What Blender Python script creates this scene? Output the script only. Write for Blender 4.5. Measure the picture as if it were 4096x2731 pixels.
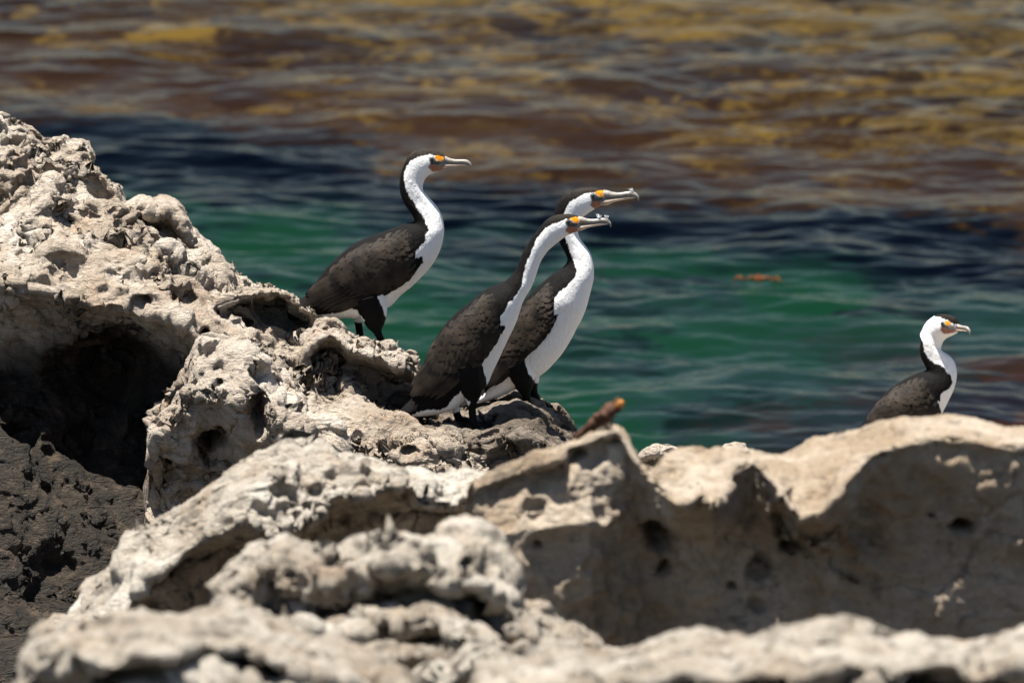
import bpy, math
import numpy as np
from mathutils import Vector, Matrix
from mathutils.bvhtree import BVHTree

for o in list(bpy.data.objects):
    bpy.data.objects.remove(o, do_unlink=True)
scene = bpy.context.scene
COL = scene.collection
R = math.radians

# ------------------------------------------------------------------ camera, sky, sun, exposure
PITCH = R(9.0)
CAM_H = 7.4
LENS = 400.0
cam_d = bpy.data.cameras.new("camera")
cam_d.lens = LENS
cam_d.sensor_width = 36.0
cam_d.clip_start = 0.5
cam_d.clip_end = 20000
cam_d.dof.use_dof = True
cam_d.dof.focus_distance = 36.6
cam_d.dof.aperture_fstop = 5.6
cam = bpy.data.objects.new("camera", cam_d)
COL.objects.link(cam)
cam.location = (0, 0, CAM_H)
cam.rotation_euler = (math.pi / 2 - PITCH, 0, 0)
scene.camera = cam

SUN_DIR = Vector((-0.16, -0.06, 0.98)).normalized()      # towards the sun
SUN_EL = math.asin(SUN_DIR.z)
SUN_AZ = math.atan2(SUN_DIR.x, SUN_DIR.y)
world = bpy.data.worlds.new("World")
scene.world = world
world.use_nodes = True
wn = world.node_tree
bg = wn.nodes["Background"]
sky = wn.nodes.new("ShaderNodeTexSky")
sky.sky_type = 'NISHITA'
sky.sun_disc = False
sky.sun_elevation = SUN_EL
sky.sun_rotation = SUN_AZ
sky.air_density = 1.0
sky.dust_density = 0.25
wn.links.new(sky.outputs[0], bg.inputs[0])
bg.inputs[1].default_value = 0.05
sun_d = bpy.data.lights.new("sun", 'SUN')
sun_d.energy = 5.0
sun_d.angle = R(0.53)
sun_d.color = (1.0, 0.955, 0.88)
sun = bpy.data.objects.new("sun", sun_d)
COL.objects.link(sun)
sun.rotation_euler = SUN_DIR.to_track_quat('Z', 'Y').to_euler()
sun.location = (-20, 40, 60)
scene.view_settings.view_transform = 'Standard'
scene.view_settings.look = 'None'
scene.view_settings.gamma = 1.0
scene.view_settings.use_curve_mapping = False
scene.view_settings.exposure = 1.42
scene.cycles.use_denoising = True
scene.cycles.max_bounces = 8

# ------------------------------------------------------------------ helpers
KX = 36.0 / LENS / 4096.0
CAMV = np.array([0, 0, CAM_H])
FWD = np.array([0, math.cos(PITCH), -math.sin(PITCH)])
UPV = np.array([0, math.sin(PITCH), math.cos(PITCH)])


def at(px, py, Y):
    """photograph pixel (4096 wide) -> point of the place at ground distance Y"""
    d = FWD + (px - 2048) * KX * np.array([1.0, 0, 0]) + (1365.5 - py) * KX * UPV
    return CAMV + d * (Y / d[1])


def on_sea(px, py):
    d = FWD + (px - 2048) * KX * np.array([1.0, 0, 0]) + (1365.5 - py) * KX * UPV
    return CAMV + d * (-CAM_H / d[2])


def project(P):
    rel = P - CAMV
    zc = rel @ FWD
    return 2048 + rel[:, 0] / zc / KX, 1365.5 - (rel @ UPV) / zc / KX


def _h(ix, iy, iz, seed):
    n = (ix.astype(np.uint32) * np.uint32(374761393) + iy.astype(np.uint32) * np.uint32(668265263)
         + iz.astype(np.uint32) * np.uint32(2147483647) + np.uint32((seed * 974634777) & 0xffffffff))
    n = (n ^ (n >> np.uint32(13))) * np.uint32(1274126177)
    n = (n ^ (n >> np.uint32(15))) * np.uint32(2246822519)
    n = n ^ (n >> np.uint32(16))
    return n.astype(np.float32) * np.float32(1.0 / 4294967295.0)


def vnoise(p, seed=0):
    """value noise, -1..1"""
    f = np.floor(p)
    i = f.astype(np.int64)
    t = (p - f).astype(np.float32)
    t = t * t * t * (t * (t * 6 - 15) + 10)
    x, y, z = i[:, 0], i[:, 1], i[:, 2]
    c = [[[_h(x + a, y + b, z + d, seed) for d in (0, 1)] for b in (0, 1)] for a in (0, 1)]
    tx, ty, tz = t[:, 0], t[:, 1], t[:, 2]
    def L(a, b, w): return a + (b - a) * w
    r = L(L(L(c[0][0][0], c[0][0][1], tz), L(c[0][1][0], c[0][1][1], tz), ty),
          L(L(c[1][0][0], c[1][0][1], tz), L(c[1][1][0], c[1][1][1], tz), ty), tx)
    return r * 2 - 1


def fbm(p, octv=4, seed=0, gain=0.5, lac=2.03):
    s = np.zeros(len(p), np.float32); a = 1.0; tot = 0
    for k in range(octv):
        s += a * vnoise(p * (lac ** k) + 17.3 * k, seed + k)
        tot += a; a *= gain
    return s / tot


def ridged(p, octv=3, seed=0, gain=0.5):
    s = np.zeros(len(p), np.float32); a = 1.0; tot = 0
    for k in range(octv):
        s += a * (1 - np.abs(vnoise(p * (2.1 ** k) + 9.1 * k, seed + k)))
        tot += a; a *= gain
    return s / tot


def worley(p, seed=0, jit=0.95):
    f = np.floor(p); i = f.astype(np.int64); t = (p - f).astype(np.float32)
    f1 = np.full(len(p), 9.0, np.float32); idv = np.zeros(len(p), np.float32)
    for a in (-1, 0, 1):
        for b in (-1, 0, 1):
            for c in (-1, 0, 1):
                X, Yc, Z = i[:, 0] + a, i[:, 1] + b, i[:, 2] + c
                h1 = _h(X, Yc, Z, seed)
                dx = a + 0.5 + (h1 - 0.5) * jit - t[:, 0]
                dy = b + 0.5 + (_h(X, Yc, Z, seed + 1) - 0.5) * jit - t[:, 1]
                dz = c + 0.5 + (_h(X, Yc, Z, seed + 2) - 0.5) * jit - t[:, 2]
                d = dx * dx + dy * dy + dz * dz
                m = d < f1
                f1 = np.where(m, d, f1); idv = np.where(m, h1, idv)
    return np.sqrt(f1), idv


def facets(p, seed=0, jit=0.95):
    """broken planes: every cell is a flat piece with a tilt of its own"""
    f = np.floor(p); i = f.astype(np.int64); t = (p - f).astype(np.float32)
    f1 = np.full(len(p), 9.0, np.float32); val = np.zeros(len(p), np.float32)
    for a in (-1, 0, 1):
        for b in (-1, 0, 1):
            for c in (-1, 0, 1):
                X, Yc, Z = i[:, 0] + a, i[:, 1] + b, i[:, 2] + c
                h1 = _h(X, Yc, Z, seed); h2 = _h(X, Yc, Z, seed + 1); h3 = _h(X, Yc, Z, seed + 2)
                dx = a + 0.5 + (h1 - 0.5) * jit - t[:, 0]
                dy = b + 0.5 + (h2 - 0.5) * jit - t[:, 1]
                dz = c + 0.5 + (h3 - 0.5) * jit - t[:, 2]
                d = dx * dx + dy * dy + dz * dz
                m = d < f1
                g = (h2 - 0.5) * dx + (h3 - 0.5) * dy + (h1 - 0.5) * dz
                f1 = np.where(m, d, f1); val = np.where(m, 2 * g + 0.35 * (h1 + h2 - h3 - 0.5), val)
    return val


def scoops(p, seed, lo, hi, jit=1.0, dens=1.0):
    """depth of sharp-rimmed bowls cut by scattered balls of many sizes"""
    f = np.floor(p); i = f.astype(np.int64); t = (p - f).astype(np.float32)
    best = np.zeros(len(p), np.float32)
    for a in (-1, 0, 1):
        for b in (-1, 0, 1):
            for c in (-1, 0, 1):
                X, Yc, Z = i[:, 0] + a, i[:, 1] + b, i[:, 2] + c
                h1 = _h(X, Yc, Z, seed); h2 = _h(X, Yc, Z, seed + 1); h3 = _h(X, Yc, Z, seed + 2)
                dx = a + 0.5 + (h1 - 0.5) * jit - t[:, 0]
                dy = b + 0.5 + (h2 - 0.5) * jit - t[:, 1]
                dz = c + 0.5 + (h3 - 0.5) * jit - t[:, 2]
                hr = (h1 * 7.13 + h2 * 3.7 + h3 * 5.9) % 1.0
                r = np.where(hr < dens, lo + (hi - lo) * (hr / dens) ** 1.5, 0.0)
                best = np.maximum(best, r * r - (dx * dx + dy * dy + dz * dz))
    return np.sqrt(best)


ROT3 = np.array([[0.8, 0.36, -0.48], [0.0, 0.8, 0.6], [0.6, -0.48, 0.64]])


def shards(p, seed, lo, hi, jit=1.0, dens=1.0):
    """angular spurs: flat-sided points with sharp creases"""
    p = p @ ROT3
    f = np.floor(p); i = f.astype(np.int64); t = (p - f).astype(np.float32)
    best = np.zeros(len(p), np.float32)
    for a in (-1, 0, 1):
        for b in (-1, 0, 1):
            for c in (-1, 0, 1):
                X, Yc, Z = i[:, 0] + a, i[:, 1] + b, i[:, 2] + c
                h1 = _h(X, Yc, Z, seed); h2 = _h(X, Yc, Z, seed + 1); h3 = _h(X, Yc, Z, seed + 2)
                dx = np.abs(a + 0.5 + (h1 - 0.5) * jit - t[:, 0]) * (0.6 + 0.8 * h2)
                dy = np.abs(b + 0.5 + (h2 - 0.5) * jit - t[:, 1]) * (0.6 + 0.8 * h3)
                dz = np.abs(c + 0.5 + (h3 - 0.5) * jit - t[:, 2]) * (0.6 + 0.8 * h1)
                hr = (h1 * 7.13 + h2 * 3.7 + h3 * 5.9) % 1.0
                r = np.where(hr < dens, lo + (hi - lo) * (hr / dens), 0.0)
                best = np.maximum(best, r - np.maximum(np.maximum(dx + dy * 0.5, dy + dz * 0.5), dz + dx * 0.5))
    return best


def sstep(a, b, x):
    t = np.clip((x - a) / (b - a), 0, 1)
    return t * t * (3 - 2 * t)


def make_mesh(name, V, F, smooth=True, mat=None):
    me = bpy.data.meshes.new(name)
    V = np.asarray(V, np.float32)
    if isinstance(F, np.ndarray):
        n, k = F.shape
        me.vertices.add(len(V)); me.vertices.foreach_set("co", V.ravel())
        me.loops.add(n * k); me.loops.foreach_set("vertex_index", F.ravel().astype(np.int32))
        me.polygons.add(n)
        me.polygons.foreach_set("loop_start", np.arange(0, n * k, k, dtype=np.int32))
        me.update(calc_edges=True); me.validate()
    else:
        me.from_pydata([tuple(map(float, v)) for v in V], [], F)
        me.update()
    if smooth:
        me.polygons.foreach_set("use_smooth", np.ones(len(me.polygons), bool))
    if mat: me.materials.append(mat)
    return me


def obj(name, me, parent=None, loc=None):
    o = bpy.data.objects.new(name, me)
    COL.objects.link(o)
    if parent is not None: o.parent = parent
    if loc is not None: o.location = loc
    return o


def tag(o, label=None, cat=None, group=None, kind=None):
    if label: o["label"] = label
    if cat: o["category"] = cat
    if group: o["group"] = group
    if kind: o["kind"] = kind
    return o


def grid_faces(nu, nv):
    a = np.arange(nv * nu).reshape(nv, nu)
    return np.stack([a[:-1, :-1], a[:-1, 1:], a[1:, 1:], a[1:, :-1]], -1).reshape(-1, 4)


def set_color(me, name, cols):
    at_ = me.attributes.new(name, 'FLOAT_COLOR', 'POINT')
    c = np.ones((len(me.vertices), 4), np.float32); c[:, :3] = cols
    at_.data.foreach_set("color", c.ravel())


def set_float(me, name, vals):
    at_ = me.attributes.new(name, 'FLOAT', 'POINT')
    at_.data.foreach_set("value", np.asarray(vals, np.float32))


# ------------------------------------------------------------------ materials
class NT:
    def __init__(s, name):
        s.m = bpy.data.materials.new(name); s.m.use_nodes = True
        s.t = s.m.node_tree; s.b = s.t.nodes["Principled BSDF"]
    def n(s, typ, **kw):
        x = s.t.nodes.new(typ)
        for k, v in kw.items(): setattr(x, k, v)
        return x
    def l(s, a, b): s.t.links.new(a, b)
    def noise(s, vec, scale, detail=4, rough=0.55, dist=0.0):
        x = s.n("ShaderNodeTexNoise")
        x.inputs["Scale"].default_value = scale; x.inputs["Detail"].default_value = detail
        x.inputs["Roughness"].default_value = rough; x.inputs["Distortion"].default_value = dist
        if vec is not None: s.l(vec, x.inputs["Vector"])
        return x.outputs["Fac"]
    def ramp(s, fac, stops):
        x = s.n("ShaderNodeValToRGB"); e = x.color_ramp.elements
        while len(e) < len(stops): e.new(0.5)
        for i, (p, c) in enumerate(stops):
            e[i].position = p; e[i].color = (*c, 1) if len(c) == 3 else c
        s.l(fac, x.inputs[0]); return x.outputs[0]
    def mix(s, fac, a, b, mode='MIX'):
        x = s.n("ShaderNodeMix", data_type='RGBA', blend_type=mode)
        for k, v in ((0, fac), (6, a), (7, b)):
            if hasattr(v, "is_linked"): s.l(v, x.inputs[k])
            else: x.inputs[k].default_value = v if k == 0 else (*v, 1)
        return x.outputs[2]
    def math(s, op, a, b=0.0):
        x = s.n("ShaderNodeMath", operation=op)
        for k, v in ((0, a), (1, b)):
            if hasattr(v, "is_linked"): s.l(v, x.inputs[k])
            else: x.inputs[k].default_value = v
        return x.outputs[0]
    def bump(s, h, strength, dist):
        x = s.n("ShaderNodeBump"); x.inputs["Strength"].default_value = strength
        x.inputs["Distance"].default_value = dist
        s.l(h, x.inputs["Height"]); s.l(x.outputs[0], s.b.inputs["Normal"])
        return x
    def attr(s, name): return s.n("ShaderNodeAttribute", attribute_name=name)
    def pos(s): return s.n("ShaderNodeNewGeometry").outputs["Position"]
    def set(s, **kw):
        for k, v in kw.items():
            i = s.b.inputs[k.replace("_", " ")]
            i.default_value = (*v, 1) if isinstance(v, tuple) else v


def rock_material(name, pale=(0.63, 0.56, 0.475), mid=(0.38, 0.31, 0.24), rust=(0.36, 0.22, 0.12), dark=(0.10, 0.085, 0.07),
                  dark_lo=0.55, use_wet_shade=True):
    m = NT(name); P = m.pos()
    a = m.noise(P, 3.0, 6, 0.6, 0.4); b = m.noise(P, 14.0, 6, 0.62, 0.2); c = m.noise(P, 60.0, 5, 0.6)
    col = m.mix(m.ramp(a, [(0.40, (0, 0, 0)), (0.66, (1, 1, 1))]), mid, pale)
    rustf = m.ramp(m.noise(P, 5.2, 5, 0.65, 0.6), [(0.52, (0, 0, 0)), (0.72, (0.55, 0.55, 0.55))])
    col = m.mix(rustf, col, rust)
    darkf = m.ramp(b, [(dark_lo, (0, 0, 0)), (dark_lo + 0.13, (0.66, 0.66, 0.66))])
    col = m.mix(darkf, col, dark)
    spk = m.ramp(c, [(0.30, (0.78, 0.76, 0.74)), (0.50, (1, 1, 1)), (0.8, (1.12, 1.11, 1.08))])
    col = m.mix(0.85, col, spk, 'MULTIPLY')
    if use_wet_shade:
        w = m.attr("wet_shade").outputs["Fac"]  # wet stone, and the slab hollow's shade put into the colour
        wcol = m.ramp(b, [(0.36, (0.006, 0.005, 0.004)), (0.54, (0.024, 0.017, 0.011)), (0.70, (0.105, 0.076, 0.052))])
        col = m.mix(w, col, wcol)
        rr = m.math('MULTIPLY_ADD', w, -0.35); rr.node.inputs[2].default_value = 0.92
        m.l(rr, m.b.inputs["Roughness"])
    else:
        m.set(Roughness=0.92)
    m.l(col, m.b.inputs["Base Color"])
    m.set(Specular_IOR_Level=0.25)
    mp = m.n("ShaderNodeMapping"); mp.inputs["Rotation"].default_value = (0.3, 0.5, 0.2); mp.inputs["Scale"].default_value = (0.55, 1.0, 2.2)
    m.l(P, mp.inputs[0])
    fold = m.math('ABSOLUTE', m.math('SUBTRACT', m.noise(mp.outputs[0], 22.0, 5, 0.6, 0.8), 0.5))
    h = m.math('ADD', m.math('MULTIPLY', m.noise(P, 45.0, 7, 0.7), 1.0), m.math('MULTIPLY', m.noise(P, 190.0, 4, 0.6), 0.35))
    h = m.math('ADD', h, m.math('MULTIPLY', fold, -1.6))
    m.bump(h, 1.0, 0.028)
    return m.m


ROCK = rock_material("limestone")
ROCK_NEAR = rock_material("limestone_near", pale=(0.61, 0.56, 0.48), mid=(0.37, 0.315, 0.25), rust=(0.34, 0.22, 0.13), dark=(0.07, 0.06, 0.05), dark_lo=0.53)
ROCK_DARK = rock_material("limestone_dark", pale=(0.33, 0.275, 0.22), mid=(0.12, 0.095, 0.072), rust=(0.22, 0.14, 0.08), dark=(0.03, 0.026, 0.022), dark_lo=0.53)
ROCK_WARM = rock_material("limestone_warm", pale=(0.60, 0.53, 0.45), mid=(0.36, 0.295, 0.23), rust=(0.35, 0.22, 0.125), dark_lo=0.58)
ROCK_FACE = rock_material("limestone_brown", pale=(0.57, 0.485, 0.385), mid=(0.38, 0.29, 0.20), rust=(0.25, 0.16, 0.085), dark_lo=0.57)


# ------------------------------------------------------------------ rocks
S = 4096.0 / 2352.0       # traces below were read at 2352 pixels wide


def loft_rock(name, lines, du, dv, mat, seed, parent=None, amp=(0.045, 0.03, 0.012, 0.003), cell=(0.17, 0.06),
              pits=0.0, smooth_v=4, end_l=0.0, end_r=0.0, wet_shade_fn=None, strata=None, lean=0.8, holes=(), jitter=0.0, angular=1.0):
    """a rock skinned over feature lines that run left to right: back foot, ridge, lip, face, front foot.
    every line: list of (x, y, distance) or (x, None, distance, height)"""
    L = []
    for ln in lines:
        pts = []
        for q in ln:
            if q[1] is None:
                p = at(q[0] * S, 1400, q[2]); pts.append((p[0], q[2], q[3]))
            else:
                p = at(q[0] * S, q[1] * S, q[2]); pts.append(tuple(p))
        L.append(np.array(sorted(pts)))
    x0 = min(l[0, 0] for l in L); x1 = max(l[-1, 0] for l in L)
    nu = int((x1 - x0) / du) + 2
    xs = np.linspace(x0, x1, nu)
    rows = []
    C = [np.stack([xs, np.interp(xs, l[:, 0], l[:, 1]), np.interp(xs, l[:, 0], l[:, 2])], -1) for l in L]
    vis0 = 1
    if jitter:
        for k in range(2, len(C) - 1):
            q = np.stack([xs * 3.0, 0 * xs + k * 7.7, 0 * xs + seed], -1)
            if k > 2:
                C[k][:, 1] += jitter * (0.13 * fbm(q, 4, seed + 3) + 0.05 * fbm(q * 4, 3, seed + 4))
                C[k][:, 2] += jitter * (0.06 * fbm(q * 1.3, 4, seed + 6) + 0.025 * fbm(q * 5, 3, seed + 7))
            else:
                C[k][:, 2] += jitter * 0.016 * fbm(q * 4, 4, seed + 7)
    for k in range(len(C) - 1):
        d = np.linalg.norm(C[k + 1] - C[k], axis=1).mean()
        step = dv * (3.0 if k < vis0 else 1.0)
        n = max(2, int(d / step))
        for j in range(n):
            rows.append(C[k] * (1 - j / n) + C[k + 1] * (j / n))
    rows.append(C[-1])
    G = np.array(rows)                                   # nv, nu, 3
    nv = len(G)
    for _ in range(smooth_v):
        H = G.copy(); H[1:-1] = (G[:-2] + 2 * G[1:-1] + G[2:]) / 4; G = H
    for _ in range(3):
        H = G.copy(); H[:, 1:-1, 1:] = (G[:, :-2, 1:] + 2 * G[:, 1:-1, 1:] + G[:, 2:, 1:]) / 4; G = H
    # rounded ends
    e = np.ones(nu)
    if end_l > 0:
        d = np.clip((xs - x0) / end_l, 0, 1); e *= np.sqrt(np.maximum(1 - (1 - d) ** 2, 0)) * 0.98 + 0.02
    if end_r > 0:
        d = np.clip((x1 - xs) / end_r, 0, 1); e *= np.sqrt(np.maximum(1 - (1 - d) ** 2, 0)) * 0.98 + 0.02
    yc = (G[:, :, 1].max(0) + G[:, :, 1].min(0)) / 2; zb = G[:, :, 2].min(0)
    G[:, :, 1] = yc + (G[:, :, 1] - yc) * e
    G[:, :, 2] = zb + (G[:, :, 2] - zb) * (0.35 + 0.65 * e)

    def normals(G):
        du_ = np.gradient(G, axis=1); dv_ = np.gradient(G, axis=0)
        n = np.cross(du_, dv_); n /= np.linalg.norm(n, axis=2, keepdims=True) + 1e-9
        return n
    sgn = 1.0
    n = normals(G)
    # outward = up at the ridge
    mid = np.argmax(G[:, nu // 2, 2])
    if n[mid, nu // 2, 2] < 0: sgn = -1.0

    def disp(G, d):
        return G + sgn * normals(G) * d.reshape(nv, nu, 1)

    def disp_lean(G, d):
        # crests lean out towards the sea-worn side, hollows are undercut
        return G + (sgn * normals(G) + lean * np.array([0.40, -0.75, 0.0])) * d.reshape(nv, nu, 1)
    P = G.reshape(-1, 3)
    wv = np.stack([fbm(P * 2.2, 3, seed + 60), fbm(P * 2.2, 3, seed + 70), fbm(P * 2.2, 3, seed + 80)], -1) * 0.09
    Q = P + wv
    d = amp[0] * (fbm(Q * 2.6, 4, seed) + 0.5 * (ridged(Q * 4.0, 3, seed + 5) - 0.62) * 2)
    G = disp(G, d)
    if strata:
        # worn beds: each overhangs the one below and steps back on top
        A_, per, tilt = strata
        Pn = G.reshape(-1, 3)
        t = (Pn[:, 2] + tilt * Pn[:, 0]) / per + 0.9 * fbm(Pn * 1.7, 3, seed + 90) + 0.35 * fbm(Pn * 6.0, 3, seed + 92)
        cellz = np.floor(t); fr = t - cellz
        vary = 0.4 + 0.6 * (0.5 + 0.5 * np.sin(cellz * 12.9898 + seed))
        saw = (fr ** 1.3) * sstep(1.0, 0.78, fr) - 0.36
        msk = sstep(-0.25, 0.2, fbm(Pn * 1.5, 2, seed + 96)) * sstep(-0.15, 0.25, (sgn * normals(G).reshape(-1, 3)) @ np.array([0.0, -0.85, 0.5]))
        G = G + (A_ * saw * vary * msk).reshape(nv, nu, 1) * np.array([0.2, -1.0, 0.0])
    P = G.reshape(-1, 3)
    Q = P + wv * 0.6 + 0.018 * np.stack([fbm(P * 9, 3, seed + 61), fbm(P * 9, 3, seed + 62), fbm(P * 9, 3, seed + 63)], -1)
    # worn planes, cut by sharp-rimmed scoops of several sizes
    mod = sstep(-0.15, 0.25, fbm(P * 2.7, 3, seed + 21))          # eroded zones and smoother zones
    fm = sstep(-0.15, 0.25, (sgn * normals(G).reshape(-1, 3)) @ np.array([0.0, -0.85, 0.5]))     # the seaward back keeps its bulk
    d = amp[1] * 0.55 * facets(Q / (cell[0] * 1.8), seed + 14)
    G = disp(G, d)

    d = -amp[1] * 1.5 * scoops(Q / (cell[0] * 1.25), seed + 11, 0.2, 0.82, dens=0.8) * (0.55 + 0.45 * mod) * fm + amp[1] * 0.40 * fm
    G = disp_lean(G, d)
    P1 = G.reshape(-1, 3)
    Q1 = Q + (P1 - P) * 0.6
    ang = fm * angular
    d = -amp[1] * 1.5 * (shards(Q1 / (cell[0] * 0.95), seed + 131, 0.5, 1.1) - 0.35) * ang
    d -= amp[1] * 0.9 * shards(Q1 / (cell[0] * 0.5) + 5.5, seed + 137, 0.2, 1.0, dens=0.8) * ang * (0.25 + 0.75 * mod)
    d -= amp[2] * 1.3 * (shards(Q1 / (cell[1] * 0.8), seed + 141, 0.3, 1.0, dens=0.9) - 0.2) * ang * (0.3 + 0.7 * mod)
    G = disp_lean(G, d)
    d = -amp[2] * 2.8 * scoops(Q1 / (cell[0] * 0.55), seed + 31, 0.1, 0.85, dens=0.75) * fm * sstep(-0.25, 0.2, fbm(P * 3.9, 2, seed + 41) + 0.3 * (mod - 0.5)) + amp[2] * 0.4 * fm
    d += -amp[2] * 1.4 * scoops(Q1 / (cell[1] * 0.75), seed + 35, 0.1, 0.85, dens=0.75) * fm * sstep(-0.1, 0.25, fbm(P * 5.3, 2, seed + 43) + 0.35 * (mod - 0.5))
    if pits > 0:
        d -= 0.075 * scoops(Q1 / (cell[1] * 1.6), seed + 51, 0.25, 0.55, dens=pits) * sstep(-0.1, 0.2, fbm(P * 2.6, 2, seed + 55)) * 1.3 * fm
    d += -amp[2] * 0.5 * scoops(Q1 / (cell[1] * 0.33), seed + 91, 0.1, 0.8, dens=0.7) * sstep(-0.15, 0.3, fbm(P * 4.3, 2, seed + 95))
    d += amp[3] * (fbm(Q * 55, 4, seed + 71) * 1.6 + 2.2 * (ridged(Q * 24, 3, seed + 75) - 0.65))
    G = disp_lean(G, d)
    for hx, hy, rx, ry, dep in holes:
        px, py = project(G.reshape(-1, 3)); px = px / S; py = py / S
        jx = fbm(P * 9, 4, seed + 5) * 1.1
        q = np.hypot((px - hx) / rx, (py - hy) / ry) + jx
        vis = G[:, :, 1].ravel() < yc.mean() + 0.1
        G[:, :, 1] += (dep * sstep(1.0, 0.15, q) * vis).reshape(nv, nu)
    V = G.reshape(-1, 3)
    base = V.mean(0); base[2] = 0.4
    me = make_mesh(name, V - base, grid_faces(nu, nv), True, mat)
    wet_shade = wet_shade_fn(V) if wet_shade_fn else np.zeros(len(V))
    set_float(me, "wet_shade", wet_shade)
    if parent is not None:
        o = obj(name, me, parent); o.location = base - np.array(parent.location)
    else:
        o = obj(name, me, None, base)
    return o


# rock shelf under everything (hidden foot of the shore)
def build_shelf():
    xs = np.linspace(-9, 9, 150); ys = np.linspace(-12, 39.6, 260)
    X, Yg = np.meshgrid(xs, ys)
    P = np.stack([X.ravel(), Yg.ravel(), 0 * X.ravel()], -1)
    z = 0.45 + 0.12 * fbm(P * 0.8, 4, 3) + 0.06 * ridged(P * 3, 3, 5)
    z = z - 1.6 * sstep(37.9, 39.4, Yg.ravel() + 0.3 * fbm(P, 3, 9))
    z = z + 4.0 * sstep(16, 0, Yg.ravel())
    V = P.copy(); V[:, 2] = z
    me = make_mesh("rock_shelf", V, grid_faces(len(xs), len(ys)), True, ROCK)
    set_float(me, "wet_shade", sstep(0.9, 0.4, z))
    return tag(obj("rock_shelf", me), kind="structure")


build_shelf()

outcrop = bpy.data.objects.new("limestone_outcrop", None); COL.objects.link(outcrop)
outcrop.location = at(600 * S, 1400 * S, 36.5); outcrop.location.z = 0.4
tag(outcrop, "tall pale pitted limestone outcrop on the left with a dark hollow under its lip", "rock outcrop")


def wet_low_hollow_shade(V):
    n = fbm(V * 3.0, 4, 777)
    return 0.97 * sstep(1.64, 1.40, V[:, 2] + 0.16 * n + np.clip((V[:, 0] + 1.05) * 1.3, -0.05, 0.9) - 0.20 * sstep(36.45, 36.70, V[:, 1]) * sstep(2.25, 2.1, V[:, 2]))  # wet low rock; the last term paints shade into the hollow


# bright slab with overhanging lip, hollow and dark striated lower slope
X = [-320, 0, 110, 190, 290, 380, 440, 480, 560, 640, 730, 800, 900, 1010, 1100]
ridge_y = [520, 500, 405, 470, 480, 545, 585, 612, 680, 745, 812, 875, 974, 988, 1002, 1030, 1095]
X = [-320, 0, 110, 190, 290, 380, 440, 480, 560, 640, 730, 800, 896, 940, 1010, 1052, 1115]
ridge_d = [36.95, 36.95, 37.0, 36.98, 36.95, 36.9, 36.85, 36.8, 36.7, 36.6, 36.45, 36.35, 36.15, 36.1, 36.02, 35.95, 35.85]
lip_y = [650, 655, 668, 690, 695, 722, 752, 800, 870, 940, 985, 1015, 1045, 1055, 1075, 1090, 1110]
lip_d = [36.35, 36.35, 36.32, 36.3, 36.28, 36.25, 36.2, 36.15, 36.1, 36.05, 36.0, 35.98, 35.9, 35.88, 35.84, 35.8, 35.78]
loft_rock("slab", [
    [(x, None, 38.6, -0.4) for x in X],
    [(x, y + 40, d + 0.35) for x, y, d in zip(X, ridge_y, ridge_d)],
    [(x, y, d) for x, y, d in zip(X, ridge_y, ridge_d)],
    [(x, y * 0.5 + l * 0.5 - 12, (d + e) / 2 + 0.02) for x, y, l, d, e in zip(X, ridge_y, lip_y, ridge_d, lip_d)],
    [(x, y, d) for x, y, d in zip(X, lip_y, lip_d)],
    [(-320, 700, 36.48), (0, 705, 36.48), (190, 745, 36.48), (330, 755, 36.46), (440, 800, 36.38), (500, 870, 36.25), (560, 920, 36.15), (730, 1010, 36.0), (1100, 1105, 35.8)],
    [(-320, 790, 36.58), (0, 800, 36.58), (200, 840, 36.64), (330, 880, 36.62), (440, 930, 36.48), (500, 960, 36.4), (600, 1010, 36.2), (730, 1050, 36.0), (1100, 1120, 35.8)],
    [(-320, 880, 36.55), (0, 880, 36.45), (110, 900, 36.5), (200, 990, 36.62), (330, 1040, 36.58), (440, 1060, 36.45), (560, 1080, 36.2), (730, 1110, 36.0), (1100, 1150, 35.8)],
    [(-320, 1150, 36.2), (0, 1150, 36.1), (200, 1180, 36.2), (330, 1200, 36.3), (450, 1200, 36.3), (1100, 1250, 35.8)],
    [(-320, 1600, 35.7), (0, 1600, 35.7), (300, 1600, 35.8), (600, 1500, 35.95), (1100, 1400, 35.7)],
], 0.0042, 0.0042, ROCK, 3, outcrop, amp=(0.045, 0.040, 0.017, 0.003), cell=(0.20, 0.06), pits=0.4, lean=0.5, wet_shade_fn=wet_low_hollow_shade, strata=(0.06, 0.16, 0.45),
   holes=((325, 690, 24, 14, 0.10), (472, 772, 18, 26, 0.14), (560, 745, 26, 14, 0.10), (940, 1040, 22, 14, 0.10)))

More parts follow.
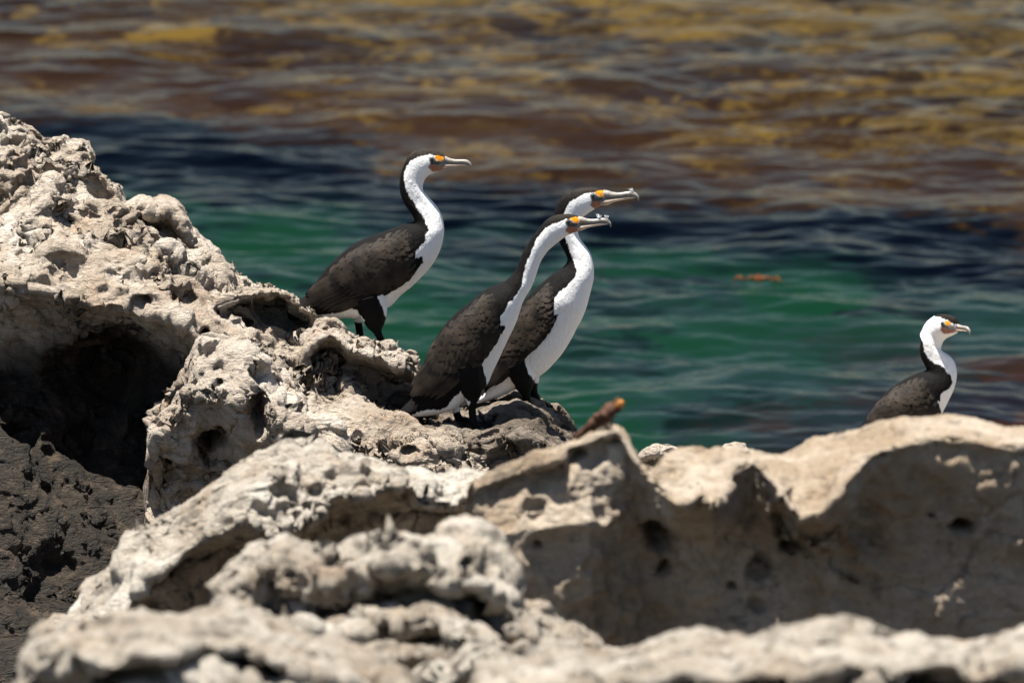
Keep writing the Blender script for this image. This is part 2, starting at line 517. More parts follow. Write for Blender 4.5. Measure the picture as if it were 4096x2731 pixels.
# block of lit rock hanging on the right of the hollow
loft_rock("buttress", [
    [(390, None, 36.9, 0.3), (800, None, 36.9, 0.3)],
    [(395, 960, 36.3), (440, 880, 36.3), (470, 810, 36.3), (560, 830, 36.25), (700, 960, 36.2), (800, 1010, 36.1)],
    [(345, 985, 36.0), (400, 935, 36.0), (440, 860, 36.02), (470, 795, 36.05), (560, 820, 36.0), (700, 950, 35.95), (800, 1010, 35.9)],
    [(345, 1000, 35.9), (400, 965, 35.85), (440, 905, 35.82), (480, 900, 35.8), (560, 930, 35.8), (700, 990, 35.8), (800, 1040, 35.8)],
    [(345, 1045, 35.98), (400, 1060, 36.0), (480, 1050, 36.02), (560, 1060, 35.95), (700, 1080, 35.85), (800, 1090, 35.8)],
    [(345, 1075, 36.05), (400, 1180, 36.1), (480, 1200, 36.1), (560, 1200, 36.0), (800, 1200, 35.9)],
    [(345, 1080, 36.1), (400, 1400, 36.05), (800, 1400, 35.95)],
], 0.0042, 0.0042, ROCK_WARM, 14, outcrop, amp=(0.03, 0.04, 0.018, 0.003), cell=(0.13, 0.05), pits=0.45, end_l=0.03, end_r=0.05, strata=(0.08, 0.12, 0.3),
   holes=((662, 882, 34, 34, 0.22), (590, 945, 26, 60, 0.25), (505, 880, 18, 14, 0.08), (480, 1010, 50, 40, 0.22)))

# pitted crag at the top left
Xc = [-320, 0, 40, 100, 195, 203, 225, 275, 290, 300]
Yc = [285, 280, 290, 322, 328, 350, 385, 430, 462, 500]
loft_rock("crag", [
    [(x, None, 38.3, 0.5) for x in Xc],
    [(x, y + 30, 37.75) for x, y in zip(Xc, Yc)],
    [(x, y, 37.5) for x, y in zip(Xc, Yc)],
    [(-320, 350, 37.28), (0, 350, 37.28), (100, 375, 37.28), (200, 400, 37.28), (300, 505, 37.3)],
    [(-320, 420, 37.25), (0, 420, 37.25), (100, 450, 37.25), (200, 480, 37.22), (300, 520, 37.25)],
    [(-320, 700, 37.1), (300, 700, 37.1)],
], 0.0042, 0.0042, ROCK, 25, outcrop, amp=(0.03, 0.034, 0.017, 0.003), cell=(0.16, 0.055), angular=0.7, pits=0.5, end_r=0.06, strata=(0.08, 0.13, 0.3))

# second ridge behind, dropping to the right, undercut on the near side
Xs = [270, 330, 350, 385, 410, 430, 470, 510, 560, 580, 610]
Ys = [470, 448, 465, 455, 480, 520, 555, 600, 630, 652, 690]
loft_rock("ridge", [
    [(x, None, 38.2, 0.4) for x in Xs],
    [(x, y + 25, 37.55) for x, y in zip(Xs, Ys)],
    [(x, y, 37.35) for x, y in zip(Xs, Ys)],
    [(x, y + 34, 37.18) for x, y in zip(Xs, Ys)],
    [(x, y + 62, 37.34) for x, y in zip(Xs, Ys)],
    [(x, y + 300, 37.2) for x, y in zip(Xs, Ys)],
], 0.0042, 0.0042, ROCK, 37, outcrop, amp=(0.014, 0.02, 0.010, 0.003), cell=(0.1, 0.045), pits=0.2, end_l=0.04, end_r=0.05)

# blocks below the first bird
Xb = [470, 520, 580, 640, 680, 700, 725, 738, 745]
Yb = [690, 668, 655, 652, 678, 690, 702, 735, 770]
loft_rock("block", [
    [(x, None, 37.4, 0.4) for x in Xb],
    [(x, y + 20, 36.95) for x, y in zip(Xb, Yb)],
    [(x, y, 36.72) for x, y in zip(Xb, Yb)],
    [(x, y + 22, 36.5) for x, y in zip(Xb, Yb)],
    [(x, y + 48, 36.82) for x, y in zip(Xb, Yb)],
    [(x, y + 100, 36.8) for x, y in zip(Xb, Yb)],
    [(x, y + 180, 36.7) for x, y in zip(Xb, Yb)],
], 0.0042, 0.0042, ROCK, 41, outcrop, amp=(0.02, 0.03, 0.012, 0.003), cell=(0.12, 0.05), pits=0.3, end_l=0.05, end_r=0.04)
Xb = [690, 735, 770, 800, 840, 880, 915, 950, 968, 975]
Yb = [790, 748, 746, 780, 788, 800, 814, 820, 838, 880]
loft_rock("block", [
    [(x, None, 37.2, 0.4) for x in Xb],
    [(x, y + 15, 36.78) for x, y in zip(Xb, Yb)],
    [(x, y, 36.5) for x, y in zip(Xb, Yb)],
    [(x, y + 26, 36.3) for x, y in zip(Xb, Yb)],
    [(x, y + 54, 36.52) for x, y in zip(Xb, Yb)],
    [(x, y + 200, 36.45) for x, y in zip(Xb, Yb)],
], 0.0042, 0.0042, ROCK_WARM, 47, outcrop, amp=(0.02, 0.03, 0.012, 0.003), cell=(0.11, 0.045), pits=0.3, end_l=0.04, end_r=0.04)
# ledge under the two leaning birds
Xb = [880, 940, 1000, 1060, 1087, 1110, 1140, 1180, 1215, 1250, 1275, 1298, 1318, 1335]
Yb = [880, 905, 925, 930, 926, 922, 912, 906, 918, 937, 950, 970, 1002, 1050]
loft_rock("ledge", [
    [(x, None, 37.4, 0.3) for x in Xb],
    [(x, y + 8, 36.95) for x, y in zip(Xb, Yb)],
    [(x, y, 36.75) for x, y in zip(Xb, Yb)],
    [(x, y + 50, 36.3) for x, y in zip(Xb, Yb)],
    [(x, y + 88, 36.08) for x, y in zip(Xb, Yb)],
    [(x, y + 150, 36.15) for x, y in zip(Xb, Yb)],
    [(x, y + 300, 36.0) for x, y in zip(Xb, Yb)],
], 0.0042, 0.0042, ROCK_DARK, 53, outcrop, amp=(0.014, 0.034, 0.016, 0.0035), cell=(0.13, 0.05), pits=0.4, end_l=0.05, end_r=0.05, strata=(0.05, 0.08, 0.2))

# near boulders, out of focus
Xf = [150, 165, 250, 310, 400, 530, 560, 650, 760, 860, 960, 1060, 1130, 1250]
Yf = [1460, 1410, 1330, 1270, 1195, 1118, 1092, 1062, 1052, 1072, 1100, 1098, 1110, 1150]
o = loft_rock("boulder", [
    [(x, None, 33.2, 0.3) for x in Xf],
    [(x, y + 20, 32.1) for x, y in zip(Xf, Yf)],
    [(x, y, 31.7) for x, y in zip(Xf, Yf)],
    [(150, 1465, 31.3), (300, 1320, 31.3), (420, 1225, 31.3), (560, 1150, 31.25), (700, 1130, 31.25), (860, 1112, 31.3), (1060, 1140, 31.35), (1250, 1180, 31.4)],
    [(150, 1475, 31.05), (250, 1410, 31.05), (330, 1300, 31.15), (420, 1250, 31.15), (560, 1205, 31.05), (690, 1200, 31.02), (750, 1130, 31.15), (860, 1124, 31.15), (1060, 1158, 31.2), (1250, 1200, 31.3)],
    [(150, 1485, 31.1), (250, 1430, 31.1), (330, 1325, 31.4), (420, 1275, 31.5), (560, 1235, 31.4), (690, 1225, 31.35), (750, 1160, 31.5), (860, 1150, 31.55), (1060, 1185, 31.55), (1250, 1220, 31.5)],
    [(150, 1510, 31.1), (250, 1460, 31.1), (330, 1400, 31.45), (420, 1370, 31.55), (560, 1330, 31.5), (860, 1280, 31.6), (1250, 1280, 31.6)],
    [(150, 1750, 31.1), (250, 1750, 31.1), (330, 1750, 31.45), (600, 1750, 31.5), (1250, 1750, 31.55)],
], 0.0075, 0.0075, ROCK_NEAR, 61, None, jitter=1.3, angular=0.75, amp=(0.025, 0.046, 0.030, 0.005), cell=(0.16, 0.065), lean=0.5, pits=0.7, end_l=0.05, end_r=0.05, strata=(0.05, 0.13, -0.05))
tag(o, "blurred pitted pale boulder below the left outcrop, sloping down to the left", "boulder", "near boulders")

Xr = [1060, 1085, 1150, 1230, 1330, 1350, 1385, 1420, 1438, 1445, 1480, 1500, 1530, 1560, 1640, 1720, 1790, 1850, 1870, 1930, 1990, 2080, 2180, 2260, 2300, 2352, 3000]
Yr = [1140, 1112, 1076, 1042, 1012, 1004, 988, 984, 1012, 1050, 1072, 1088, 1056, 1042, 1045, 1040, 1046, 1030, 1012, 1010, 986, 970, 962, 966, 984, 985, 1000]
lipX = [1060, 1085, 1150, 1230, 1290, 1330, 1350, 1420, 1440, 1480, 1500, 1530, 1560, 1590, 1620, 1640, 1665, 1700, 1740, 1770, 1800, 1830, 1890, 1940, 2000, 2100, 2200, 2280, 2352, 3000]
lipY = [1142, 1114, 1084, 1052, 1046, 1030, 1008, 989, 1014, 1090, 1110, 1140, 1162, 1150, 1122, 1178, 1120, 1070, 1060, 1110, 1125, 1192, 1180, 1112, 1045, 1012, 1006, 1024, 1026, 1036]
yr = np.interp(lipX, Xr, Yr)
lipD = [29.95 - min(0.45, max(0.05, (ly - ry) * 0.0052)) for ly, ry in zip(lipY, yr)]
o = loft_rock("boulder", [
    [(x, None, 31.6, 0.3) for x in Xr],
    [(x, y + 14, 30.35) for x, y in zip(Xr, Yr)],
    [(x, y, 29.98) for x, y in zip(Xr, Yr)],
    [(x, y, d) for x, y, d in zip(lipX, lipY, lipD)],
    [(x, y + 14, d + 0.03) for x, y, d in zip(lipX, lipY, lipD)],
    [(1060, 1240, 29.9), (1200, 1220, 29.82), (1350, 1200, 29.8), (1480, 1220, 30.0), (1600, 1260, 29.85), (1760, 1240, 29.95), (1900, 1280, 29.8), (2100, 1240, 29.78), (2352, 1240, 29.75), (3000, 1240, 29.75)],
    [(1060, 1420, 29.9), (1350, 1420, 29.85), (1500, 1420, 30.0), (1700, 1420, 29.85), (2100, 1420, 29.8), (3000, 1420, 29.8)],
    [(1060, 1750, 29.8), (3000, 1750, 29.8)],
], 0.0070, 0.0070, ROCK_FACE, 73, None, amp=(0.03, 0.024, 0.010, 0.003), cell=(0.17, 0.06), pits=0.28, smooth_v=3, end_l=0.04, end_r=0.3, lean=0.4, angular=0.6,
   holes=((1500, 1230, 40, 50, 0.22), (1520, 1310, 34, 26, 0.18), (2140, 1185, 12, 8, 0.12), (2205, 1212, 34, 16, 0.2), (1815, 1255, 36, 14, 0.16), (1235, 1250, 18, 14, 0.08), (1800, 1200, 28, 40, 0.12), (1330, 1045, 34, 18, 0.08), (1680, 1345, 14, 12, 0.05)))
tag(o, "large brown-faced boulder with a sunlit pale crest filling the right foreground", "boulder", "near boulders")

Xm = [500, 515, 540, 600, 640, 690, 740, 850, 900, 1000, 1040, 1090, 1150, 1166, 1175, 1220, 1280, 1310, 1340, 1395, 1450]
Ym = [1420, 1360, 1325, 1290, 1262, 1290, 1300, 1262, 1250, 1276, 1242, 1232, 1242, 1290, 1375, 1402, 1432, 1462, 1490, 1512, 1600]
o = loft_rock("boulder", [
    [(x, None, 29.4, 0.3) for x in Xm],
    [(x, y + 20, 28.55) for x, y in zip(Xm, Ym)],
    [(x, y, 28.25) for x, y in zip(Xm, Ym)],
    [(500, 1425, 28.0), (620, 1325, 27.95), (760, 1335, 27.95), (900, 1318, 27.88), (1100, 1318, 27.82), (1166, 1345, 27.88), (1200, 1415, 27.85), (1310, 1475, 27.9), (1450, 1620, 27.8)],
    [(500, 1432, 28.05), (620, 1362, 28.08), (760, 1372, 28.12), (900, 1362, 28.2), (1050, 1362, 28.12), (1166, 1385, 28.08), (1200, 1432, 28.0), (1310, 1490, 28.0), (1450, 1640, 27.9)],
    [(500, 1436, 28.0), (700, 1405, 28.1), (900, 1405, 28.15), (1100, 1400, 28.1), (1220, 1440, 27.95), (1310, 1494, 27.9), (1450, 1645, 27.8)],
    [(500, 1445, 27.9), (700, 1440, 27.65), (900, 1442, 27.7), (1100, 1438, 27.6), (1220, 1465, 27.6), (1310, 1502, 27.65), (1450, 1650, 27.7)],
    [(500, 1475, 27.98), (700, 1490, 27.95), (900, 1495, 28.0), (1100, 1490, 27.98), (1220, 1502, 27.9), (1310, 1532, 27.9), (1450, 1660, 27.85)],
    [(500, 1525, 27.6), (800, 1545, 27.45), (1100, 1550, 27.4), (1450, 1690, 27.5)],
    [(500, 1800, 27.5), (1450, 1800, 27.4)],
], 0.0070, 0.0070, ROCK_NEAR, 87, None, jitter=1.3, angular=0.75, amp=(0.035, 0.050, 0.030, 0.006), cell=(0.19, 0.075), pits=0.7, end_l=0.05, end_r=0.06, strata=(0.06, 0.11, 0.10), lean=0.3)
tag(o, "knobbly grey-white boulder in the middle of the foreground, deeply eroded", "boulder", "near boulders")

Xl = [50, 60, 90, 200, 300, 420, 500, 600, 700, 800, 870, 910, 960]
Yl = [1540, 1492, 1468, 1456, 1432, 1416, 1412, 1440, 1470, 1512, 1546, 1570, 1610]
o = loft_rock("boulder", [
    [(x, None, 27.2, 0.3) for x in Xl],
    [(x, y + 20, 26.5) for x, y in zip(Xl, Yl)],
    [(x, y, 26.2) for x, y in zip(Xl, Yl)],
    [(x, y + 62, 25.82) for x, y in zip(Xl, Yl)],
    [(x, y + 88, 26.05) for x, y in zip(Xl, Yl)],
    [(x, y + 150, 25.8) for x, y in zip(Xl, Yl)],
    [(x, 1800, 25.7) for x in Xl],
], 0.0075, 0.0075, ROCK_NEAR, 95, None, jitter=1.3, angular=0.75, amp=(0.03, 0.036, 0.024, 0.005), cell=(0.22, 0.075), lean=0.25, pits=0.4, end_l=0.05, end_r=0.05, strata=(0.05, 0.10, 0.05))
tag(o, "smooth whitish boulder at the bottom left corner, nearest the viewer, much blurred", "boulder", "near boulders")

Xn = [1060, 1100, 1250, 1380, 1500, 1600, 1700, 1800, 1900, 1980, 2060, 2150, 2220, 2300, 2352, 3000]
Yn = [1580, 1545, 1532, 1520, 1492, 1472, 1476, 1462, 1450, 1440, 1456, 1482, 1492, 1470, 1455, 1450]
o = loft_rock("boulder", [
    [(x, None, 27.0, 0.3) for x in Xn],
    [(x, y + 20, 26.2) for x, y in zip(Xn, Yn)],
    [(x, y, 25.8) for x, y in zip(Xn, Yn)],
    [(x, y + 66, 25.38) for x, y in zip(Xn, Yn)],
    [(x, y + 90, 25.65) for x, y in zip(Xn, Yn)],
    [(x, y + 150, 25.4) for x, y in zip(Xn, Yn)],
    [(x, 1800, 25.2) for x in Xn],
], 0.0075, 0.0075, ROCK_NEAR, 103, None, jitter=1.3, angular=0.75, amp=(0.03, 0.036, 0.024, 0.005), cell=(0.22, 0.075), lean=0.25, pits=0.45, end_l=0.06, end_r=0.3, strata=(0.05, 0.10, -0.08))
tag(o, "long low sunlit whitish boulder along the bottom right edge of the picture", "boulder", "near boulders")

# low reef behind the big boulder: carries the small stones and the fourth bird
o = loft_rock("reef_rock", [
    [(1280, None, 39.4, -0.3), (3100, None, 39.4, -0.3)],
    [(1280, 1085, 38.6), (2000, 1085, 38.6), (3100, 1070, 38.6)],
    [(1280, 1095, 37.6), (1700, 1092, 37.6), (2050, 1085, 37.9), (3100, 1075, 37.9)],
    [(1280, 1115, 36.4), (1700, 1112, 36.4), (3100, 1110, 36.6)],
    [(1280, 1400, 36.0), (3100, 1400, 36.0)],
], 0.02, 0.02, ROCK, 111, None, amp=(0.02, 0.02, 0.008, 0.002), end_r=0.3)
tag(o, "low limestone reef hidden behind the big right-hand boulder", "rock")

Xa = [1464, 1470, 1485, 1503, 1515, 1530, 1545, 1555]
Ya = [1052, 1036, 1028, 1026, 1030, 1028, 1032, 1052]
o = loft_rock("stone", [
    [(x, 1112, 37.0) for x in Xa],
    [(x, y + 8, 36.9) for x, y in zip(Xa, Ya)],
    [(x, y, 36.8) for x, y in zip(Xa, Ya)],
    [(x, y + 16, 36.7) for x, y in zip(Xa, Ya)],
    [(x, y + 34, 36.8) for x, y in zip(Xa, Ya)],
    [(x, 1112, 36.85) for x in Xa],
], 0.003, 0.003, ROCK_WARM, 121, None, amp=(0.01, 0.02, 0.012, 0.002), cell=(0.07, 0.03), pits=0.6, smooth_v=2, end_l=0.02, end_r=0.02)
tag(o, "small jagged hollow stone showing in the notch of the big boulder's crest", "stone", "stones behind the crest")
Xa = [1600, 1640, 1668, 1685, 1710, 1735]
Ya = [1058, 1040, 1022, 1016, 1022, 1056]
o = loft_rock("stone", [
    [(x, 1112, 37.1) for x in Xa],
    [(x, y + 8, 36.98) for x, y in zip(Xa, Ya)],
    [(x, y, 36.85) for x, y in zip(Xa, Ya)],
    [(x, y + 22, 36.7) for x, y in zip(Xa, Ya)],
    [(x, 1112, 36.75) for x in Xa],
], 0.003, 0.003, ROCK, 131, None, amp=(0.01, 0.012, 0.006, 0.002), cell=(0.07, 0.03), smooth_v=2, end_l=0.02, end_r=0.02)
tag(o, "pale wedge-shaped stone top just peeping over the big boulder's crest", "stone", "stones behind the crest")


# ------------------------------------------------------------------ sea
def build_sea():
    def axis(lo, hi, step, far_lo, far_hi):
        core = np.arange(lo, hi + step, step)
        out = []; s = step; v = hi
        while v < far_hi:
            s *= 1.35; v += s; out.append(v)
        inn = []; s = step; v = lo
        while v > far_lo:
            s *= 1.35; v -= s; inn.append(v)
        return np.concatenate([inn[::-1], core, out])
    xs = axis(-3.9, 3.9, 0.018, -6000, 6000)
    ys = axis(39.0, 66.0, 0.036, -200, 9000)
    X, Yg = np.meshgrid(xs, ys); x = X.ravel(); y = Yg.ravel()
    P = np.stack([x, y, 0 * x], -1)
    fade = sstep(30, 8, np.abs(x)) * sstep(110, 70, y) * sstep(25, 36, y)
    rng = np.random.default_rng(5)

    def waves(x, y):
        z = 0 * x
        wx = x + 0.45 * fbm(P * 0.8, 3, 201); wy = y + 0.45 * fbm(P * 0.8, 3, 211)
        grp = 0.4 + 0.9 * sstep(-0.4, 0.5, fbm(P * 0.45, 2, 241))
        for i in range(14):
            lam = 0.34 * (1.21 ** i)
            th = R(rng.normal(262, 38)); k = 2 * math.pi / lam
            ph = rng.uniform(0, 6.28)
            s = np.sin(k * (wx * math.cos(th) + wy * math.sin(th)) + ph)
            z = z + 0.0036 * lam ** 0.8 * (1.0 - 1.6 * np.abs(s) ** 1.3) * grp
        q = np.stack([x * 0.75, y * 0.9, 0 * x], -1)
        z += 0.060 * fbm(q * 1.1, 4, 221) + 0.012 * fbm(q * 5.2, 3, 231)
        return z
    z = waves(x, y) * fade
    Z = z.reshape(X.shape)
    gy = np.gradient(Z, ys, axis=0).ravel(); gx = np.gradient(Z, xs, axis=1).ravel()
    dep = 1.4
    bx = x + gx * dep; by = y + gy * dep * 1.2                # where the sea floor is seen, pulled about by the slope

    def curve(pts):
        w = np.array(sorted([tuple(on_sea(px * S, py * S)[:2]) for px, py in pts]))
        return np.interp(bx, w[:, 0], w[:, 1])
    B = np.stack([bx, by, 0 * bx], -1)
    n1 = fbm(B * np.array([0.9, 0.7, 1.0]), 4, 301); n2 = fbm(B * np.array([2.4, 1.3, 1.0]), 4, 311); n3 = fbm(B * np.array([6.0, 2.5, 1.0]), 3, 321); n4 = fbm(B * np.array([10.0, 3.0, 1.0]), 3, 331)
    y1 = curve([(-300, 225), (0, 250), (400, 300), (860, 350), (1380, 400), (1900, 455), (2352, 545), (2700, 610)])
    y2 = curve([(-300, 420), (300, 475), (860, 500), (1380, 568), (1720, 602), (2050, 628), (2352, 672), (2700, 712)])
    y3 = curve([(-300, 1500), (1300, 1300), (1500, 1090), (1700, 930), (1900, 830), (2100, 770), (2352, 720), (2700, 690)])
    deep = np.array([0.0003, 0.0009, 0.0022])
    sand = np.array([0.0021, 0.0150, 0.0072]); sand2 = np.array([0.0045, 0.0130, 0.0118]); weed = np.array([0.0008, 0.0032, 0.0029])
    purp = np.array([0.0042, 0.0036, 0.0050]); brown = np.array([0.020, 0.0115, 0.005]); gold = np.array([0.088, 0.054, 0.011])
    dkb = np.array([0.006, 0.004, 0.0036]); olive = np.array([0.046, 0.031, 0.011])

    def mix(a, b, t): return a * (1 - t[:, None]) + b * t[:, None]
    one = np.ones((len(x), 3))
    green = mix(one * sand, sand2, sstep(-0.4, 0.2, n1 * 0.7 + n2 * 0.6))
    green = mix(green, weed * one, sstep(0.02, 0.45, n2 + 0.3 * n3 + 0.25 * n1) * 0.85)
    low = mix(purp * one, np.array([0.0150, 0.0062, 0.0036]) * one, sstep(-0.05, 0.35, n2 + 0.4 * n3))
    green = mix(green, low, sstep(0.7, -1.4, by - y3 + 2.0 * n1))
    far = sstep(0, 9, by - y1)
    reef = mix(one * dkb, brown, sstep(-0.4, 0.3, n2 + 0.35 * n4 + 0.1))
    reef = mix(reef, olive * one, sstep(-0.30, 0.5, n1 * 0.7 + 0.6 * n4 + 0.5 * n3 + far * 0.75 - 0.40))
    reef = mix(reef, gold * one, sstep(0.08, 0.80, n4 * 0.8 + n3 * 0.45 + n2 * 0.45 + far * 0.25 - 0.04) * 0.9)
    reef = mix(reef, np.array([0.0190, 0.0085, 0.0038]) * one, sstep(0.45, 0.0, far + 0.25 * n2 + 0.25 * n4) * 0.55)
    reef = reef * 0.8
    c = mix(green, deep * one, sstep(-0.8, 0.8, by - y2 + 0.8 * n1 + 0.7 * n2))
    c = mix(c, reef, sstep(-0.5, 0.7, by - y1 + 1.2 * n1 + 0.7 * n2))
    V = np.stack([x, y, z], -1)
    m = NT("sea_water")
    a = m.attr("bed")
    m.l(a.outputs["Color"], m.b.inputs["Base Color"])
    m.set(Roughness=0.07, IOR=1.333, Specular_IOR_Level=0.003)
    Pn = m.pos()
    mp = m.n("ShaderNodeMapping"); mp.inputs["Scale"].default_value = (1.0, 0.8, 1.0); m.l(Pn, mp.inputs[0])
    h = m.noise(mp.outputs[0], 9.0, 3, 0.5)
    m.bump(h, 0.35, 0.02)
    me = make_mesh("sea", V, grid_faces(len(xs), len(ys)), True, m.m)
    set_color(me, "bed", c)
    return tag(obj("sea", me), kind="structure")


build_sea()

# ------------------------------------------------------------------ birds
def plumage_material():
    m = NT("plumage"); a = m.attr("plumage"); P = m.n("ShaderNodeTexCoord").outputs["Object"]
    n = m.noise(P, 160, 4, 0.6)
    col = m.mix(0.3, a.outputs["Color"], m.ramp(n, [(0.25, (0.72, 0.70, 0.68)), (0.6, (1.04, 1.04, 1.04))]), 'MULTIPLY')
    m.l(col, m.b.inputs["Base Color"]); m.set(Roughness=0.8, Specular_IOR_Level=0.12)
    mp = m.n("ShaderNodeMapping"); mp.inputs["Scale"].default_value = (1.0, 1.0, 0.45); mp.inputs["Rotation"].default_value = (0, 0.5, 0); m.l(P, mp.inputs[0])
    h = m.math('ADD', m.noise(mp.outputs[0], 62, 4, 0.6, 0.6), m.math('MULTIPLY', n, 0.3))
    m.bump(h, 0.5, 0.011)
    return m.m


def feather_material():
    m = NT("dark_feather"); uv = m.n("ShaderNodeUVMap").outputs[0]
    sp = m.n("ShaderNodeSeparateXYZ"); m.l(uv, sp.inputs[0])
    e = m.math('ABSOLUTE', m.math('SUBTRACT', sp.outputs[0], 0.5))      # 0 at the shaft, 0.5 at the edge
    tip = m.math('MAXIMUM', m.math('MULTIPLY', e, 2.0), m.math('MULTIPLY_ADD', sp.outputs[1], 1.0))
    inf = m.n("ShaderNodeObjectInfo").outputs["Random"]
    base = m.ramp(m.noise(m.pos(), 30, 3, 0.6), [(0.3, (0.0025, 0.002, 0.0018)), (0.7, (0.0065, 0.0052, 0.0042))])
    edge = m.ramp(m.noise(m.pos(), 22, 2, 0.5), [(0.30, (0.010, 0.0078, 0.006)), (0.75, (0.040, 0.030, 0.022))])
    col = m.mix(m.ramp(tip, [(0.86, (0, 0, 0)), (0.98, (1, 1, 1))]), base, edge)
    shaft = m.ramp(e, [(0.0, (0.45, 0.45, 0.45)), (0.05, (0, 0, 0))])
    col = m.mix(shaft, col, (0.012, 0.010, 0.009))
    m.l(col, m.b.inputs["Base Color"]); m.set(Roughness=0.55, Specular_IOR_Level=0.1)
    w = m.n("ShaderNodeTexWave"); w.inputs["Scale"].default_value = 14; w.inputs["Distortion"].default_value = 1.0
    m.l(uv, w.inputs[0])
    m.bump(w.outputs["Fac"], 0.25, 0.001)
    return m.m


def plain(name, col, rough=0.5, spec=0.4, var=0.25, scale=120, bump=0.0):
    m = NT(name); P = m.n("ShaderNodeTexCoord").outputs["Object"]
    n = m.noise(P, scale, 4, 0.6)
    lo = tuple(c * (1 - var) for c in col); hi = tuple(min(1, c * (1 + var)) for c in col)
    m.l(m.ramp(n, [(0.3, lo), (0.7, hi)]), m.b.inputs["Base Color"])
    m.set(Roughness=rough, Specular_IOR_Level=spec)
    if bump: m.bump(n, bump, 0.002)
    return m.m


PLUM = plumage_material()
FEATH = feather_material()
BILL_UP = plain("bill_horn", (0.25, 0.225, 0.195), 0.38, 0.5, 0.4, 130, 0.5)
BILL_LOW = plain("bill_pale_horn", (0.40, 0.31, 0.23), 0.4, 0.5, 0.3, 120, 0.4)
EYE = plain("eye_teal", (0.010, 0.085, 0.095), 0.08, 0.7, 0.2)
PUPIL = plain("eye_pupil", (0.003, 0.003, 0.004), 0.06, 0.7, 0.1)
RING = plain("eye_skin", (0.10, 0.095, 0.075), 0.5, 0.3, 0.3)
DOWN = plain("white_down", (0.78, 0.78, 0.80), 0.8, 0.1, 0.05)


def catmull(P, n):
    P = np.asarray(P, float)
    d = np.concatenate([[0], np.cumsum(np.maximum(np.linalg.norm(np.diff(P[:, :4], axis=0), axis=1), 1e-6))])
    t = np.linspace(0, d[-1], n)
    out = np.zeros((n, P.shape[1]))
    m = np.zeros_like(P)
    m[1:-1] = (P[2:] - P[:-2]) / (d[2:] - d[:-2])[:, None]
    m[0] = (P[1] - P[0]) / (d[1] - d[0]); m[-1] = (P[-1] - P[-2]) / (d[-1] - d[-2])
    k = np.clip(np.searchsorted(d, t, side='right') - 1, 0, len(d) - 2)
    h = (d[k + 1] - d[k]); u = (t - d[k]) / h
    h = h[:, None]; u = u[:, None]
    out = ((2 * u**3 - 3 * u**2 + 1) * P[k] + (u**3 - 2 * u**2 + u) * h * m[k]
           + (-2 * u**3 + 3 * u**2) * P[k + 1] + (u**3 - u**2) * h * m[k + 1])
    return out


def loft_pairs(pairs, widths, Y, n=120, seg=36, power=1.0):
    """pairs: rows (xb, zb, xf, zf) in metres; widths: lateral half width per row"""
    A = np.concatenate([np.asarray(pairs, float), np.asarray(widths, float)[:, None]], 1)
    A = catmull(A, n)
    th = np.linspace(0, 2 * math.pi, seg, endpoint=False)
    c = np.cos(th); s = np.sin(th)
    s = np.sign(s) * np.abs(s) ** power
    V = []
    for xb, zb, xf, zf, w in A:
        cx, cz = (xb + xf) / 2, (zb + zf) / 2
        V.append(np.stack([cx + (xb - xf) / 2 * c, Y + w * s, cz + (zb - zf) / 2 * c], -1))
    V = np.concatenate(V)
    F = []
    for i in range(n - 1):
        for j in range(seg):
            k = (j + 1) % seg
            F.append((i * seg + j, i * seg + k, (i + 1) * seg + k, (i + 1) * seg + j))
    F.append(tuple(range(seg - 1, -1, -1))); F.append(tuple((n - 1) * seg + j for j in range(seg)))
    return V, F


def tube(points, seg=12, sub=6):
    """points: rows (x, y, z, r)"""
    P = np.asarray(points, float)
    if len(P) > 2 or sub > 1: P = catmull(P, max(2, (len(P) - 1) * sub + 1))
    V = []; n = len(P)
    for i in range(n):
        t = P[min(i + 1, n - 1), :3] - P[max(i - 1, 0), :3]; t /= np.linalg.norm(t) + 1e-9
        a = np.cross(t, (0, 1, 0.1)); a /= np.linalg.norm(a) + 1e-9; b = np.cross(t, a)
        th = np.linspace(0, 2 * math.pi, seg, endpoint=False)
        V.append(P[i, :3] + P[i, 3] * (np.cos(th)[:, None] * a + np.sin(th)[:, None] * b))
    V = np.concatenate(V); F = []
    for i in range(n - 1):
        for j in range(seg):
            k = (j + 1) % seg
            F.append((i * seg + j, i * seg + k, (i + 1) * seg + k, (i + 1) * seg + j))
    F.append(tuple(range(seg - 1, -1, -1))); F.append(tuple((n - 1) * seg + j for j in range(seg)))
    return V, F


def join(parts):
    Vs, Fs, o = [], [], 0
    for V, F in parts:
        Vs.append(np.asarray(V)); Fs += [tuple(int(i) + o for i in f) for f in F]; o += len(V)
    return np.concatenate(Vs), Fs


def in_poly(px, py, poly):
    """signed distance in pixels: positive inside"""
    poly = np.asarray(poly, float); n = len(poly)
    inside = np.zeros(len(px), bool); dist = np.full(len(px), 1e9)
    for i in range(n):
        x1, y1 = poly[i]; x2, y2 = poly[(i + 1) % n]
        cond = ((y1 > py) != (y2 > py)) & (px < (x2 - x1) * (py - y1) / (y2 - y1 + 1e-12) + x1)
        inside ^= cond
        dx, dy = x2 - x1, y2 - y1
        t = np.clip(((px - x1) * dx + (py - y1) * dy) / (dx * dx + dy * dy + 1e-9), 0, 1)
        dist = np.minimum(dist, np.hypot(px - x1 - t * dx, py - y1 - t * dy))
    return np.where(inside, dist, -dist)


